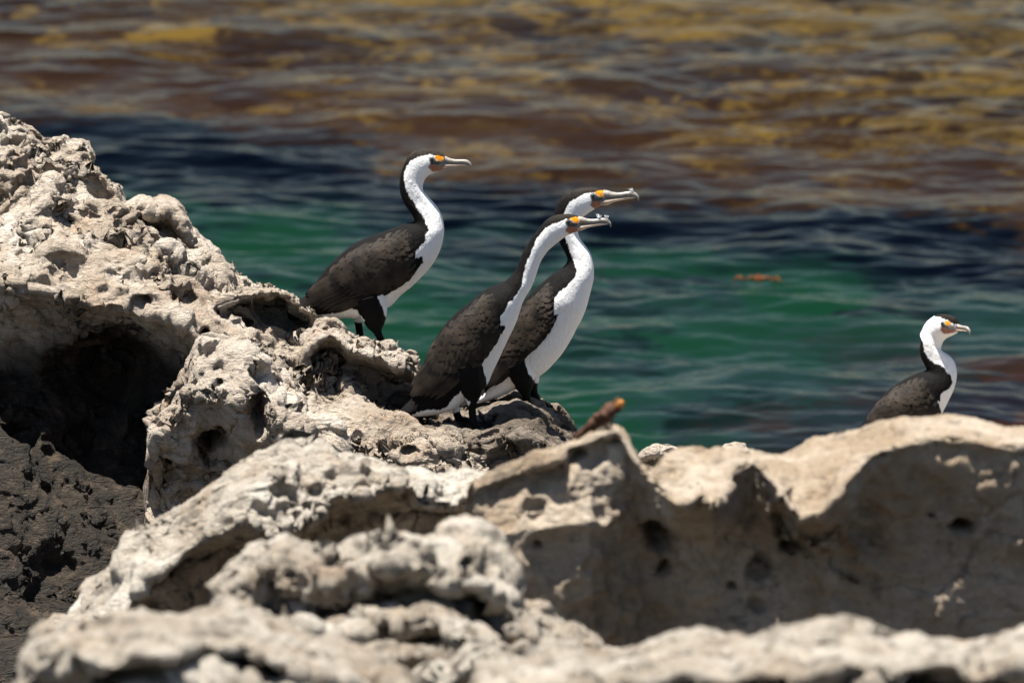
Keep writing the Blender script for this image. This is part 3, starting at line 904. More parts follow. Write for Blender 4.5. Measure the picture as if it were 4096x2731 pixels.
def make_feather_mesh(name, nl=7, nw=5, length=1.0, point=0.55):
    V = []; UV = []
    for i in range(nl):
        v = i / (nl - 1)
        w = (math.sin(math.pi * min(1, 0.16 + 0.40 * v / 0.5)) if v < 0.5 else 1.0)
        w = 0.5 * (0.55 + 0.45 * min(1, v / 0.35)) if v < 0.35 else 0.5
        if v > point: w *= math.sqrt(max(0.0, 1 - ((v - point) / (1 - point)) ** 2.4)) * 0.97 + 0.03
        for j in range(nw):
            u = j / (nw - 1)
            s = (u - 0.5) * 2
            V.append((v * length, s * w, -0.16 * s * s * w * 2 + 0.05 * math.sin(math.pi * v)))
            UV.append((u, v))
    F = grid_faces(nw, nl)
    me = make_mesh(name, np.array(V), F, True, FEATH)
    uv = me.uv_layers.new(name="UVMap")
    for lp in me.loops: uv.data[lp.index].uv = UV[lp.vertex_index]
    return me, np.array(V), F, np.array(UV)


FE_ME, FE_V, FE_F, FE_UV = make_feather_mesh("flight_feather")
CO_ME, CO_V, CO_F, CO_UV = make_feather_mesh("covert", 6, 5, 1.0, 0.5)

# bill outlines in the first bird's head (pixels of an enlargement; eye at 1105,440, hook at 2190,620)
HE = np.array([1105., 440.]); HT = np.array([2190., 620.])
BILL_U = [((1380, 335), (1290, 540)), ((1480, 372), (1400, 548)), ((1600, 428), (1600, 572)), ((1750, 462), (1750, 580)), ((1950, 466), (1930, 578)),
          ((2060, 478), (2030, 602)), ((2130, 522), (2090, 632)), ((2176, 582), (2135, 652)), ((2196, 640), (2150, 672)), ((2193, 690), (2156, 702)), ((2174, 738), (2163, 736))]
BILL_UW = [.0125, .0115, .009, .0075, .007, .0068, .0062, .005, .004, .003, .0015]
BILL_L = [((1240, 545), (1220, 700)), ((1400, 550), (1400, 722)), ((1600, 574), (1590, 672)), ((1750, 582), (1750, 664)), ((1930, 581), (1900, 654)), ((2050, 606), (2040, 654)), ((2112, 638), (2110, 656))]
BILL_LW = [.0135, .0125, .0095, .0075, .0066, .0058, .003]
ORANGE = [(1150, 358), (1215, 332), (1300, 332), (1420, 370), (1420, 430), (1345, 490), (1262, 470), (1205, 415)]
GULAR = [(1045, 560), (990, 640), (1060, 720), (1110, 790), (1310, 770), (1610, 675), (1620, 640), (1300, 640), (1180, 560)]
BILLBASE = [(1240, 470), (1420, 430), (1560, 470), (1560, 680), (1300, 700), (1180, 600)]
LORES = [(1030, 380), (1120, 345), (1180, 400), (1250, 480), (1330, 505), (1330, 560), (1180, 590), (1060, 560), (1030, 470)]


def bird(spec):
    Y = spec["Y"]; ox, oy, sc = spec["org"]
    yaw = spec.get("yaw", 0.0)
    def src(p): return (ox + p[0] / sc, oy + p[1] / sc)
    def pre(p):
        """undo the foreshortening of a turned head in the trace"""
        if not yaw: return p
        x0, ytop, ybot = spec["turn"]
        w = float(sstep(ybot, ytop, np.array([p[1]]))[0])
        return (x0 + (p[0] - x0) / math.cos(yaw * w), p[1])
    def W(p):
        q = src(p); a = at(q[0], q[1], Y); return a[0], a[2]
    def Wp(p): return W(pre(p))

    def turn(V):
        if not yaw: return V
        x0, ytop, ybot = spec["turn"]
        X0, Zt = W((x0, ytop)); _, Zb = W((x0, ybot))
        a = yaw * sstep(Zb, Zt, V[:, 2])
        dx, dy = V[:, 0] - X0, V[:, 1] - Y
        U = V.copy()
        U[:, 0] = X0 + dx * np.cos(a) + dy * np.sin(a)
        U[:, 1] = Y - dx * np.sin(a) + dy * np.cos(a)
        return U

    pairs = [(*Wp(b), *Wp(f)) for b, f in spec["st"]]
    ks = [k for k, _ in spec["w"]]; ws = [w for _, w in spec["w"]]
    widths = np.interp(range(len(pairs)), ks, ws)
    torso = loft_pairs(pairs, widths, Y, 170, 40, 0.92)
    bvh = BVHTree.FromPolygons([tuple(v) for v in torso[0]], torso[1])
    parts = [torso]
    for leg in spec["legs"]:
        pts = [(*((lambda q: (q[0], Y + yo, q[1]))(W((x, y)))), r) for x, y, yo, r in leg["chain"]]
        parts.append(tube(pts, 14, 6))
        for toe in leg["toes"]:
            parts.append(tube([(W((x, y))[0], Y + yo, W((x, y))[1], r) for x, y, yo, r in toe], 8, 4))
        for a, b in leg.get("webs", []):
            A = [np.array((W((q[0], q[1]))[0], Y + q[2], W((q[0], q[1]))[1])) for q in leg["toes"][a]]
            Bq = [np.array((W((q[0], q[1]))[0], Y + q[2], W((q[0], q[1]))[1])) for q in leg["toes"][b]]
            n = min(len(A), len(Bq))
            for i in range(n - 1):
                v = []
                for dz in (-0.0035, 0.0035):
                    v += [A[i] + (0, 0, dz), A[i + 1] + (0, 0, dz), Bq[i + 1] + (0, 0, dz), Bq[i] + (0, 0, dz)]
                parts.append((np.array(v), [(3, 2, 1, 0), (4, 5, 6, 7), (0, 1, 5, 4), (1, 2, 6, 5), (2, 3, 7, 6), (3, 0, 4, 7)]))
    V, F = join(parts)
    base = np.array([*(lambda q: (q[0], Y, q[1]))(W(spec["foot"]))])
    tmp = obj("tmp", make_mesh("tmp", V, F, False))
    md = tmp.modifiers.new("r", 'REMESH'); md.mode = 'VOXEL'; md.voxel_size = 0.0028
    ms = tmp.modifiers.new("s", 'SMOOTH'); ms.factor = 0.5; ms.iterations = 5
    me = bpy.data.meshes.new_from_object(tmp.evaluated_get(bpy.context.evaluated_depsgraph_get()))
    bpy.data.objects.remove(tmp, do_unlink=True)
    nvt = len(me.vertices)
    V = np.zeros(nvt * 3, np.float32); me.vertices.foreach_get("co", V); V = V.reshape(-1, 3).astype(float)
    # plumage pattern in the profile plane
    Q = V.copy(); Q[:, 1] = Y
    px, py = project(Q); tx = (px - ox) * sc; ty = (py - oy) * sc
    if yaw:
        x0, ytop, ybot = spec["turn"]
        w = sstep(ybot, ytop, ty); txs = x0 + (tx - x0) * np.cos(yaw * w)
    else:
        txs = tx
    k = sc / 2.35
    N = np.stack([tx / k / 14, ty / k / 40, V[:, 1] * 100], -1)
    jag = fbm(N, 3, spec["seed"]) * 16 * k + fbm(np.stack([tx, ty, V[:, 1] * 2000], -1) / k / 70, 2, spec["seed"] + 3) * 10 * k
    white = np.full(nvt, -1e9)
    for poly in spec["white"]: white = np.maximum(white, in_poly(txs, ty, poly))
    wm = sstep(-2.5 * k, 2.5 * k, white + jag * 0.8)
    dk = np.array([0.0042, 0.0036, 0.0032]); blk = np.array([0.004, 0.0036, 0.0034]); wht = np.array([0.76, 0.75, 0.735])
    n = fbm(V * 90, 3, 5)[:, None]
    # crown flecked brown
    crown = sstep(0, 1, (np.array(W(spec["nape"]))[1] - V[:, 2]) / -0.05)
    col = dk * (1 + 0.5 * n) + crown[:, None] * np.array([0.020, 0.016, 0.012]) * (0.6 + 1.6 * np.clip(fbm(V * 260, 2, 8)[:, None] + .2, 0, 1))
    for poly in spec["thigh"]:
        t = sstep(-8 * k, 8 * k, in_poly(txs, ty, poly) + jag)[:, None]; col = col * (1 - t) + blk * t
    col = col * (1 - wm[:, None]) + wht * (0.97 + 0.03 * n) * wm[:, None]
    # bare skin of the face, in the head's own frame
    e = np.array(Wp(spec["eye"])); tp = np.array(Wp(spec["tip"]))
    ex = tp - e; Lh = np.linalg.norm(ex); ex /= Lh; ez = np.array([-ex[1], ex[0]])
    ref = HT - HE; Lr = np.linalg.norm(ref); rx = ref / Lr; rz = np.array([rx[1], -rx[0]])   # picture y points down
    def H2W(p):
        d = np.array(p, float) - HE
        return e + (d @ rx) / Lr * Lh * ex + (d @ rz) / Lr * Lh * ez
    rel = V[:, [0, 2]] - e
    a_, b_ = rel @ ex / Lh * Lr, rel @ ez / Lh * Lr
    hx = HE[0] + a_ * rx[0] + b_ * rz[0]; hy = HE[1] + a_ * rx[1] + b_ * rz[1]
    nf = fbm(V * 240, 2, 11)
    for poly, c in ((BILLBASE, (0.22, 0.19, 0.165)), (LORES, (0.075, 0.072, 0.062)), (GULAR, (0.30, 0.135, 0.088)), (ORANGE, (0.72, 0.25, 0.008))):
        t = sstep(-12, 12, in_poly(hx, hy, poly) + 14 * nf)[:, None]
        cc = np.array(c) * (1 + 0.25 * nf[:, None]); col = col * (1 - t) + cc * t
    V = turn(V)
    me.vertices.foreach_set("co", (V - base).astype(np.float32).ravel()); me.update()
    me.polygons.foreach_set("use_smooth", np.ones(len(me.polygons), bool))
    me.materials.clear(); me.materials.append(PLUM); me.name = "body"
    set_color(me, "plumage", np.clip(col, 0, 1))
    root = bpy.data.objects.new("cormorant", None); COL.objects.link(root); root.location = base
    tag(root, spec["label"], "cormorant", "pied cormorants on the rocks")
    obj("body", me, root)
    # bill
    bill = None
    for nm, prs, wd, mat in (("upper_mandible", BILL_U, BILL_UW, BILL_UP), ("lower_mandible", BILL_L, BILL_LW, BILL_LOW)):
        pr = [(*H2W(a), *H2W(b)) for a, b in prs]
        V2, F2 = loft_pairs(pr, [w * Lh / 0.131 for w in wd], Y, 44, 18)
        V2 = turn(V2)
        obj(nm, make_mesh(nm, V2 - base, F2, True, mat), root)
    # eyes
    tb = BVHTree.FromPolygons([tuple(v) for v in torso[0]], torso[1])
    for sd in (-1, 1):
        hit = tb.ray_cast(Vector((e[0], Y + sd * 0.4, e[1])), Vector((0, -sd, 0)))[0]
        yy = hit.y if hit else Y + sd * 0.02
        r = 0.0072
        V3 = []; F3 = []; nl, ns = 10, 16
        for i in range(nl + 1):
            ph = math.pi * i / nl
            for j in range(ns):
                t = 2 * math.pi * j / ns
                V3.append((r * math.sin(ph) * math.cos(t), sd * r * math.cos(ph), r * math.sin(ph) * math.sin(t)))
        for i in range(nl):
            for j in range(ns): F3.append((i * ns + j, i * ns + (j + 1) % ns, (i + 1) * ns + (j + 1) % ns, (i + 1) * ns + j))
        ctr = np.array([[e[0], yy - sd * 0.003, e[1]]])
        off = turn(ctr + np.array(V3))
        mme = make_mesh("eye", off - base, F3, True, EYE); mme.materials.append(PUPIL)
        for p in mme.polygons:
            if p.index < ns * 3: p.material_index = 1
        eo = obj("eye", mme, root)
        rp = [(e[0] + 0.0072 * math.cos(t), yy - sd * 0.0005, e[1] + 0.0066 * math.sin(t), 0.0011) for t in np.linspace(0, 2 * math.pi, 25)]
        V4, F4 = tube(rp, 6, 1)
        obj("eye_ring", make_mesh("eye_ring", turn(V4) - base, F4, True, RING), eo)
    # folded wings
    top = np.array([W(p) for p in spec["wing_top"]]); bot = np.array([W(p) for p in spec["wing_bot"]])
    def arc(C, n):
        return catmull(np.concatenate([C, C * 0], 1), n)[:, :2]
    ns_, nt_ = 60, 26
    T = arc(top, ns_); Bt = arc(bot, ns_)

    def surf(p, sd):
        hit, nrm, _, _ = bvh.ray_cast(Vector((p[0], Y + sd * 0.5, p[1])), Vector((0, -sd, 0)))
        if hit is None:
            hit, nrm, _, _ = bvh.find_nearest(Vector((p[0], Y + sd * 0.03, p[1])))
        nrm = np.array(nrm)
        if nrm[1] * sd < 0: nrm = -nrm
        return np.array(hit), nrm
    thick = 0.011
    wings = {}
    for sd in (-1, 1):
        WV = np.zeros((nt_, ns_, 3)); NV = np.zeros((nt_, ns_, 3))
        for i in range(ns_):
            for j in range(nt_):
                t = j / (nt_ - 1); p = T[i] * (1 - t) + Bt[i] * t
                h, nn = surf(p, sd)
                s = i / (ns_ - 1)
                edge = min(1, s / 0.10) * min(1, (1 - s) / 0.03 + 0.25) * min(1, t / 0.35 + 0.0)
                low = min(1.0, (1 - t) / 0.06)
                off = -0.003 + (thick + 0.003) * math.sqrt(max(0, edge)) * (0.25 + 0.75 * math.sqrt(low) if t < 1 else 0.0)
                WV[j, i] = h + nn * off; NV[j, i] = nn
        for _ in range(2):
            H = WV.copy(); H[1:-1, 1:-1] = (WV[:-2, 1:-1] + WV[2:, 1:-1] + WV[1:-1, :-2] + WV[1:-1, 2:]) / 4; WV = H
        wme = make_mesh("wing", WV.reshape(-1, 3) - base, grid_faces(ns_, nt_), True, PLUM)
        set_color(wme, "plumage", np.tile(dk * 0.85, (ns_ * nt_, 1)))
        wo = obj("wing", wme, root)
        wings[sd] = (WV, NV, wo)
    # feathers of the near wing
    WV, NV, wo = wings[-1]
    rng = np.random.default_rng(spec["seed"])

    def place(s, t, length, width, lift, spin=0.0):
        fi = np.clip(s, 0, 1) * (ns_ - 1); fj = np.clip(t, 0, 1) * (nt_ - 1)
        i, j = int(fi), int(fj); i2, j2 = min(i + 1, ns_ - 1), min(j + 1, nt_ - 1); a, b = fi - i, fj - j
        pos = (WV[j, i] * (1 - a) + WV[j, i2] * a) * (1 - b) + (WV[j2, i] * (1 - a) + WV[j2, i2] * a) * b
        i3 = min(i + 6, ns_ - 1); i0 = max(i3 - 8, 0)
        d = (WV[j, i3] - WV[j, i0]) * (1 - b) + (WV[j2, i3] - WV[j2, i0]) * b
        d /= np.linalg.norm(d) + 1e-9
        nn = NV[j, i]; nn = nn - d * (nn @ d); nn /= np.linalg.norm(nn) + 1e-9
        sdv = np.cross(nn, d)
        d = d + sdv * spin; d /= np.linalg.norm(d); 
        d = d + nn * lift; d /= np.linalg.norm(d); nn = nn - d * (nn @ d); nn /= np.linalg.norm(nn); sdv = np.cross(nn, d)
        M = np.eye(4); M[:3, 0] = d * length; M[:3, 1] = sdv * width; M[:3, 2] = nn * width * 0.22
        M[:3, 3] = pos + nn * 0.0006
        return M
    # flight feathers, each its own piece
    nf_ = 11
    for kf in range(nf_):
        t = 0.96 - 0.80 * kf / (nf_ - 1); s0 = 0.40 + 0.16 * (1 - abs(kf - 5) / 5) * 0.4
        ln = 0.17 * spec["size"] * (1.0 if kf < 8 else 0.85)
        M = place(s0 + 0.02 * kf, t, ln, 0.021 * spec["size"], 0.045 + 0.006 * kf)
        fo = obj("flight_feather", FE_ME, wo)
        Mb = M.copy(); Mb[:3, 3] -= base
        fo.matrix_local = Matrix(Mb.tolist())
    # smaller covering feathers, too small to pick apart: one part
    CV, CF, CU = [], [], []
    off = 0; s = 0.60; row = 0
    while s > 0.005:
        size = spec["size"] * (0.032 + 0.050 * s)
        wdt = size * 0.58
        span = np.linalg.norm(np.array(Bt[int(s * (ns_ - 1))]) - T[int(s * (ns_ - 1))])
        m_ = max(5, int(span * 1.25 / (wdt * 0.80)))
        for q in range(m_):
            t = (q + 0.5 * (row % 2) + rng.uniform(-.10, .10)) / m_
            if t > 0.97: continue
            ss = s + rng.uniform(-0.005, 0.005)
            M = place(ss, max(t, 0.0), size * rng.uniform(0.85, 1.15), wdt * rng.uniform(0.9, 1.12), 0.065 + rng.uniform(0, .03), rng.uniform(-.07, .07))
            CV.append((CO_V @ M[:3, :3].T) + M[:3, 3]); CF.append(CO_F + off); CU.append(CO_UV); off += len(CO_V)
        s -= 0.040 - 0.012 * (1 - s); row += 1
    cme = make_mesh("covert_feathers", np.concatenate(CV) - base, np.concatenate(CF), True, FEATH)
    uv = cme.uv_layers.new(name="UVMap"); UVs = np.concatenate(CU)
    li = np.zeros(len(cme.loops), np.int32); cme.loops.foreach_get("vertex_index", li)
    uv.data.foreach_set("uv", UVs[li].astype(np.float32).ravel())
    co = obj("covert_feathers", cme, wo); co["kind"] = "stuff"
    return root


def two(lst, dx, dy): return [(x + dx, y + dy) for x, y in lst]


A1 = (1180, 560, 1.8237)
AA = (1580, 720, 2.351)
A4 = (3380, 1200, 2.7036)
DB = (-47, 1222.5)                       # second enlargement of the two leaning birds, shifted into the first


def b(x, y): return (x + DB[0], y + DB[1])


bird(dict(label="cormorant standing tallest on the left outcrop with neck held in an S", Y=36.75, org=A1, seed=11, size=1.0, nape=(800, 190),
    st=[((1100, 128), (1085, 205)), ((1078, 97), (1060, 222)), ((1020, 72), (1010, 241)), ((950, 65), (962, 270)), ((880, 77), (938, 310)), ((826, 120), (932, 352)),
        ((794, 182), (942, 388)), ((770, 250), (975, 420)), ((761, 320), (1010, 456)), ((770, 400), (1045, 500)), ((800, 470), (1070, 550)), ((845, 535), (1085, 612)),
        ((868, 590), (1087, 680)), ((800, 612), (1070, 770)), ((700, 650), (1038, 850)), ((560, 700), (990, 925)), ((440, 752), (922, 1000)), ((335, 832), (850, 1070)),
        ((245, 915), (770, 1135)), ((180, 1000), (690, 1215)), ((130, 1062), (530, 1290)), ((100, 1105), (380, 1298)), ((70, 1140), (200, 1312)), ((0, 1190), (60, 1318)), ((-60, 1240), (-40, 1310))],
    w=[(0, .013), (1, .020), (2, .026), (3, .029), (4, .029), (6, .029), (9, .034), (11, .045), (13, .066), (15, .084), (17, .084), (19, .07), (21, .055), (23, .045), (24, .04)],
    legs=[dict(chain=[(545, 1130, -.038, .060), (572, 1240, -.044, .047), (590, 1335, -.046, .030), (605, 1385, -.05, .014), (640, 1470, -.05, .0125), (655, 1515, -.05, .013)],
               toes=[[(650, 1510, -.05, .009), (720, 1535, -.075, .007), (790, 1560, -.095, .005)], [(650, 1510, -.05, .009), (740, 1540, -.05, .007), (820, 1570, -.05, .005)], [(650, 1510, -.05, .009), (710, 1545, -.03, .007), (770, 1580, -.015, .005)]], webs=[(0, 1), (1, 2)]),
          dict(chain=[(470, 1180, .05, .04), (450, 1270, .05, .028), (455, 1320, .05, .015), (468, 1400, .05, .0125), (478, 1500, .05, .013)],
               toes=[[(475, 1495, .05, .009), (540, 1520, .03, .007), (600, 1540, .015, .005)], [(475, 1495, .05, .009), (560, 1520, .05, .007), (640, 1540, .05, .005)], [(475, 1495, .05, .009), (540, 1520, .075, .007), (600, 1540, .09, .005)]], webs=[(0, 1), (1, 2)])],
    foot=(600, 1520), eye=(1000, 138), tip=(1288, 182),
    white=[[(1090, 150), (1050, 118), (985, 100), (950, 104), (900, 120), (850, 150), (820, 180), (800, 212), (790, 260), (800, 315), (822, 380), (860, 432), (890, 480), (915, 520), (945, 562), (968, 610), (982, 650), (955, 660), (960, 710), (925, 745), (885, 790), (868, 842), (925, 830), (932, 870),
            (850, 980), (745, 1048), (610, 1112), (636, 1180), (652, 1245), (684, 1292), (720, 1300), (1200, 900), (1200, 500), (1000, 330), (1150, 230)],
           [(150, 1268), (250, 1255), (330, 1222), (400, 1205), (455, 1225), (475, 1250), (512, 1296), (480, 1340), (100, 1360)]],
    thigh=[[(480, 1090), (600, 1105), (680, 1290), (660, 1600), (300, 1600), (300, 1330), (500, 1300)]],
    wing_top=[(878, 650), (760, 660), (600, 722), (460, 795), (335, 885), (225, 985), (140, 1075), (80, 1128)],
    wing_bot=[(878, 850), (846, 972), (740, 1048), (600, 1112), (450, 1168), (320, 1195), (200, 1185), (80, 1134)]))

bird(dict(label="front cormorant leaning forward with long slanting neck, grey-brown wing and white fluff on bill", Y=36.25, org=AA, seed=23, size=1.0, nape=(1400, 420),
    st=[((1752, 350), (1735, 478)), ((1690, 328), (1660, 503)), ((1600, 319), (1602, 535)), ((1500, 333), (1545, 575)), ((1430, 370), (1490, 620)), ((1370, 435), (1440, 665)),
        ((1310, 510), (1400, 718)), ((1250, 600), (1370, 770)), ((1200, 682), (1346, 835)), ((1165, 770), (1325, 900)), ((1132, 850), (1300, 970)), ((1085, 905), (1272, 1030)),
        ((1030, 955), (1235, 1085)), ((960, 985), (1202, 1150)), ((880, 1015), (1175, 1230)), ((800, 1070), (1150, 1310)), ((700, 1150), (1112, 1400)), ((600, 1230), (1062, 1500)),
        ((512, 1315), (1013, 1605)), ((440, 1400), (965, 1710)), ((380, 1490), (915, 1815)), ((330, 1580), (870, 1920)), ((280, 1690), (790, 2000)), ((235, 1800), (670, 2062)),
        ((205, 1900), (560, 2150)), ((185, 1985), (420, 2196)), ((150, 2060), (300, 2214)), ((90, 2120), (180, 2224)), ((32, 2180), (118, 2230))],
    w=[(0, .013), (1, .020), (2, .026), (3, .029), (4, .029), (7, .029), (10, .035), (12, .048), (14, .070), (16, .084), (19, .084), (22, .068), (24, .054), (26, .045), (28, .04)],
    legs=[dict(chain=[(*b(715, 500), -.036, .062), (*b(755, 630), -.042, .050), (*b(772, 760), -.046, .031), (*b(772, 860), -.052, .015), (*b(776, 960), -.052, .0125), (*b(788, 1060), -.052, .0135)],
               toes=[[(*b(785, 1050), -.052, .010), (*b(850, 1075), -.075, .008), (*b(905, 1120), -.09, .006), (*b(930, 1180), -.095, .005)],
                     [(*b(785, 1050), -.052, .010), (*b(880, 1085), -.062, .008), (*b(960, 1150), -.068, .007), (*b(1000, 1230), -.072, .005)],
                     [(*b(785, 1050), -.052, .010), (*b(880, 1060), -.035, .008), (*b(950, 1100), -.025, .006), (*b(990, 1160), -.02, .005)]], webs=[(0, 1), (1, 2)]),
          dict(chain=[(*b(640, 700), .045, .04), (*b(620, 820), .05, .028), (*b(612, 900), .05, .015), (*b(622, 980), .05, .0125), (*b(650, 1055), .05, .0135)],
               toes=[[(*b(650, 1045), .05, .009), (*b(720, 1050), .03, .008), (*b(790, 1075), .015, .006)], [(*b(650, 1045), .05, .009), (*b(740, 1055), .045, .008), (*b(820, 1080), .04, .006)], [(*b(650, 1045), .05, .009), (*b(720, 1055), .07, .007), (*b(780, 1080), .085, .005)]], webs=[(0, 1), (1, 2)])],
    foot=b(780, 1070), eye=(1632, 390), tip=(2030, 402),
    white=[[(1760, 400), (1700, 365), (1600, 358), (1540, 385), (1480, 405), (1420, 440), (1370, 500), (1322, 570), (1287, 640), (1257, 720), (1228, 800), (1207, 870), (1197, 940), (1182, 1000), (1140, 1060), (1110, 1098), (1062, 1128), (1022, 1210), (986, 1270), (988, 1332), (1045, 1330),
            (1030, 1375), (985, 1442), (915, 1530), (833, 1622), (815, 1680), (838, 1780), (852, 1850), (862, 1962), (900, 2000), (1300, 1500), (1500, 900), (1700, 600)],
           [b(665, 742), b(600, 800), b(530, 888), b(455, 922), b(350, 912), b(250, 950), b(150, 1000), b(170, 1060), b(420, 1040), b(640, 980), b(760, 840), b(700, 800)]],
    thigh=[[b(640, 560), b(840, 440), b(860, 560), b(900, 760), b(1100, 1300), b(560, 1300), b(560, 920), b(700, 860), b(640, 720)]],
    wing_top=[(1005, 1095), (900, 1050), (770, 1120), (630, 1240), (490, 1375), (390, 1510), (310, 1670), (245, 1850), (168, 2040)],
    wing_bot=[(992, 1338), (968, 1440), (900, 1550), (815, 1660), (680, 1780), (520, 1885), (360, 1950), (240, 2005), (168, 2048)]))

bird(dict(label="cormorant behind the leaning one with broad white breast and head raised above it", Y=36.55, org=AA, seed=37, size=1.0, nape=(1560, 200),
    st=[((1987, 114), (1960, 235)), ((1930, 86), (1900, 262)), ((1850, 72), (1852, 290)), ((1760, 76), (1808, 318)), ((1670, 100), (1768, 350)), ((1592, 150), (1735, 402)),
        ((1540, 212), (1722, 460)), ((1502, 295), (1722, 502)), ((1490, 385), (1738, 548)), ((1505, 480), (1768, 592)), ((1542, 580), (1806, 640)), ((1590, 670), (1840, 695)),
        ((1620, 742), (1860, 765)), ((1600, 800), (1871, 845)), ((1545, 845), (1868, 930)), ((1475, 892), (1850, 1012)), ((1400, 955), (1827, 1100)), ((1310, 1030), (1800, 1200)),
        ((1225, 1120), (1760, 1300)), ((1140, 1230), (1712, 1390)), ((1070, 1340), (1655, 1500)), ((1005, 1450), (1580, 1620)), ((950, 1560), (1500, 1715)), ((905, 1660), (1425, 1792)),
        ((875, 1750), (1335, 1855)), ((855, 1835), (1240, 1915)), ((835, 1920), (1125, 1968)), ((780, 1990), (980, 2035)), ((690, 2050), (800, 2090)), ((610, 2110), (640, 2135))],
    w=[(0, .013), (1, .020), (2, .026), (3, .029), (4, .029), (7, .030), (10, .036), (12, .046), (14, .066), (17, .088), (21, .088), (24, .07), (26, .052), (28, .042), (29, .036)],
    legs=[dict(chain=[(*b(1170, 490), -.036, .060), (*b(1230, 600), -.042, .049), (*b(1265, 695), -.046, .031), (*b(1280, 770), -.052, .015), (*b(1295, 860), -.052, .0125), (*b(1320, 950), -.052, .0135)],
               toes=[[(*b(1315, 940), -.052, .010), (*b(1400, 980), -.07, .008), (*b(1460, 1090), -.08, .007), (*b(1490, 1210), -.085, .005)],
                     [(*b(1315, 940), -.052, .010), (*b(1430, 980), -.058, .008), (*b(1510, 1070), -.062, .007), (*b(1540, 1170), -.066, .005)],
                     [(*b(1315, 940), -.052, .010), (*b(1440, 950), -.035, .008), (*b(1520, 1010), -.025, .006), (*b(1570, 1080), -.02, .005)]], webs=[(0, 1), (1, 2)]),
          dict(chain=[(*b(1300, 600), .045, .04), (*b(1330, 700), .05, .026), (*b(1345, 760), .05, .015), (*b(1360, 820), .05, .0125), (*b(1390, 890), .05, .0135)],
               toes=[[(*b(1385, 880), .05, .009), (*b(1470, 910), .03, .008), (*b(1540, 980), .015, .006)], [(*b(1385, 880), .05, .009), (*b(1490, 910), .045, .008), (*b(1560, 990), .04, .006)], [(*b(1385, 880), .05, .009), (*b(1460, 910), .07, .007), (*b(1520, 960), .085, .005)]], webs=[(0, 1), (1, 2)])],
    foot=b(1320, 960), eye=(1865, 147), tip=(2291, 152),
    white=[[(1990, 160), (1900, 125), (1835, 115), (1760, 130), (1700, 165), (1640, 195), (1610, 230), (1600, 280), (1580, 312), (1588, 420), (1602, 540), (1632, 620), (1662, 700), (1684, 760), (1717, 830), (1682, 890), (1652, 930), (1600, 980), (1540, 1020), (1490, 1080), (1490, 1150), (1478, 1205), (1490, 1238), (1548, 1212),
            (1530, 1252), (1480, 1340), (1400, 1442), (1325, 1525), (1222, 1605), (1218, 1652), (1235, 1722), (1255, 1782), (1293, 1842), (1320, 1880), (1310, 1935), (1500, 1900), (2000, 1200), (2000, 600), (1800, 480), (1900, 300)],
           [b(1112, 592), b(1060, 608), b(1000, 660), b(925, 728), b(800, 850), b(860, 900), b(1180, 780), b(1170, 690), b(1140, 640), b(1132, 602)]],
    thigh=[[b(1080, 520), b(1260, 390), b(1290, 540), b(1365, 650), b(1350, 720), b(1700, 1300), b(1150, 1300), b(1180, 720), b(1130, 600)]],
    wing_top=[(1520, 940), (1450, 955), (1325, 1065), (1205, 1190), (1105, 1330), (1015, 1480), (945, 1640), (890, 1800), (848, 1955)],
    wing_bot=[(1488, 1238), (1465, 1338), (1400, 1438), (1290, 1555), (1170, 1675), (1050, 1785), (945, 1875), (880, 1940), (848, 1965)]))

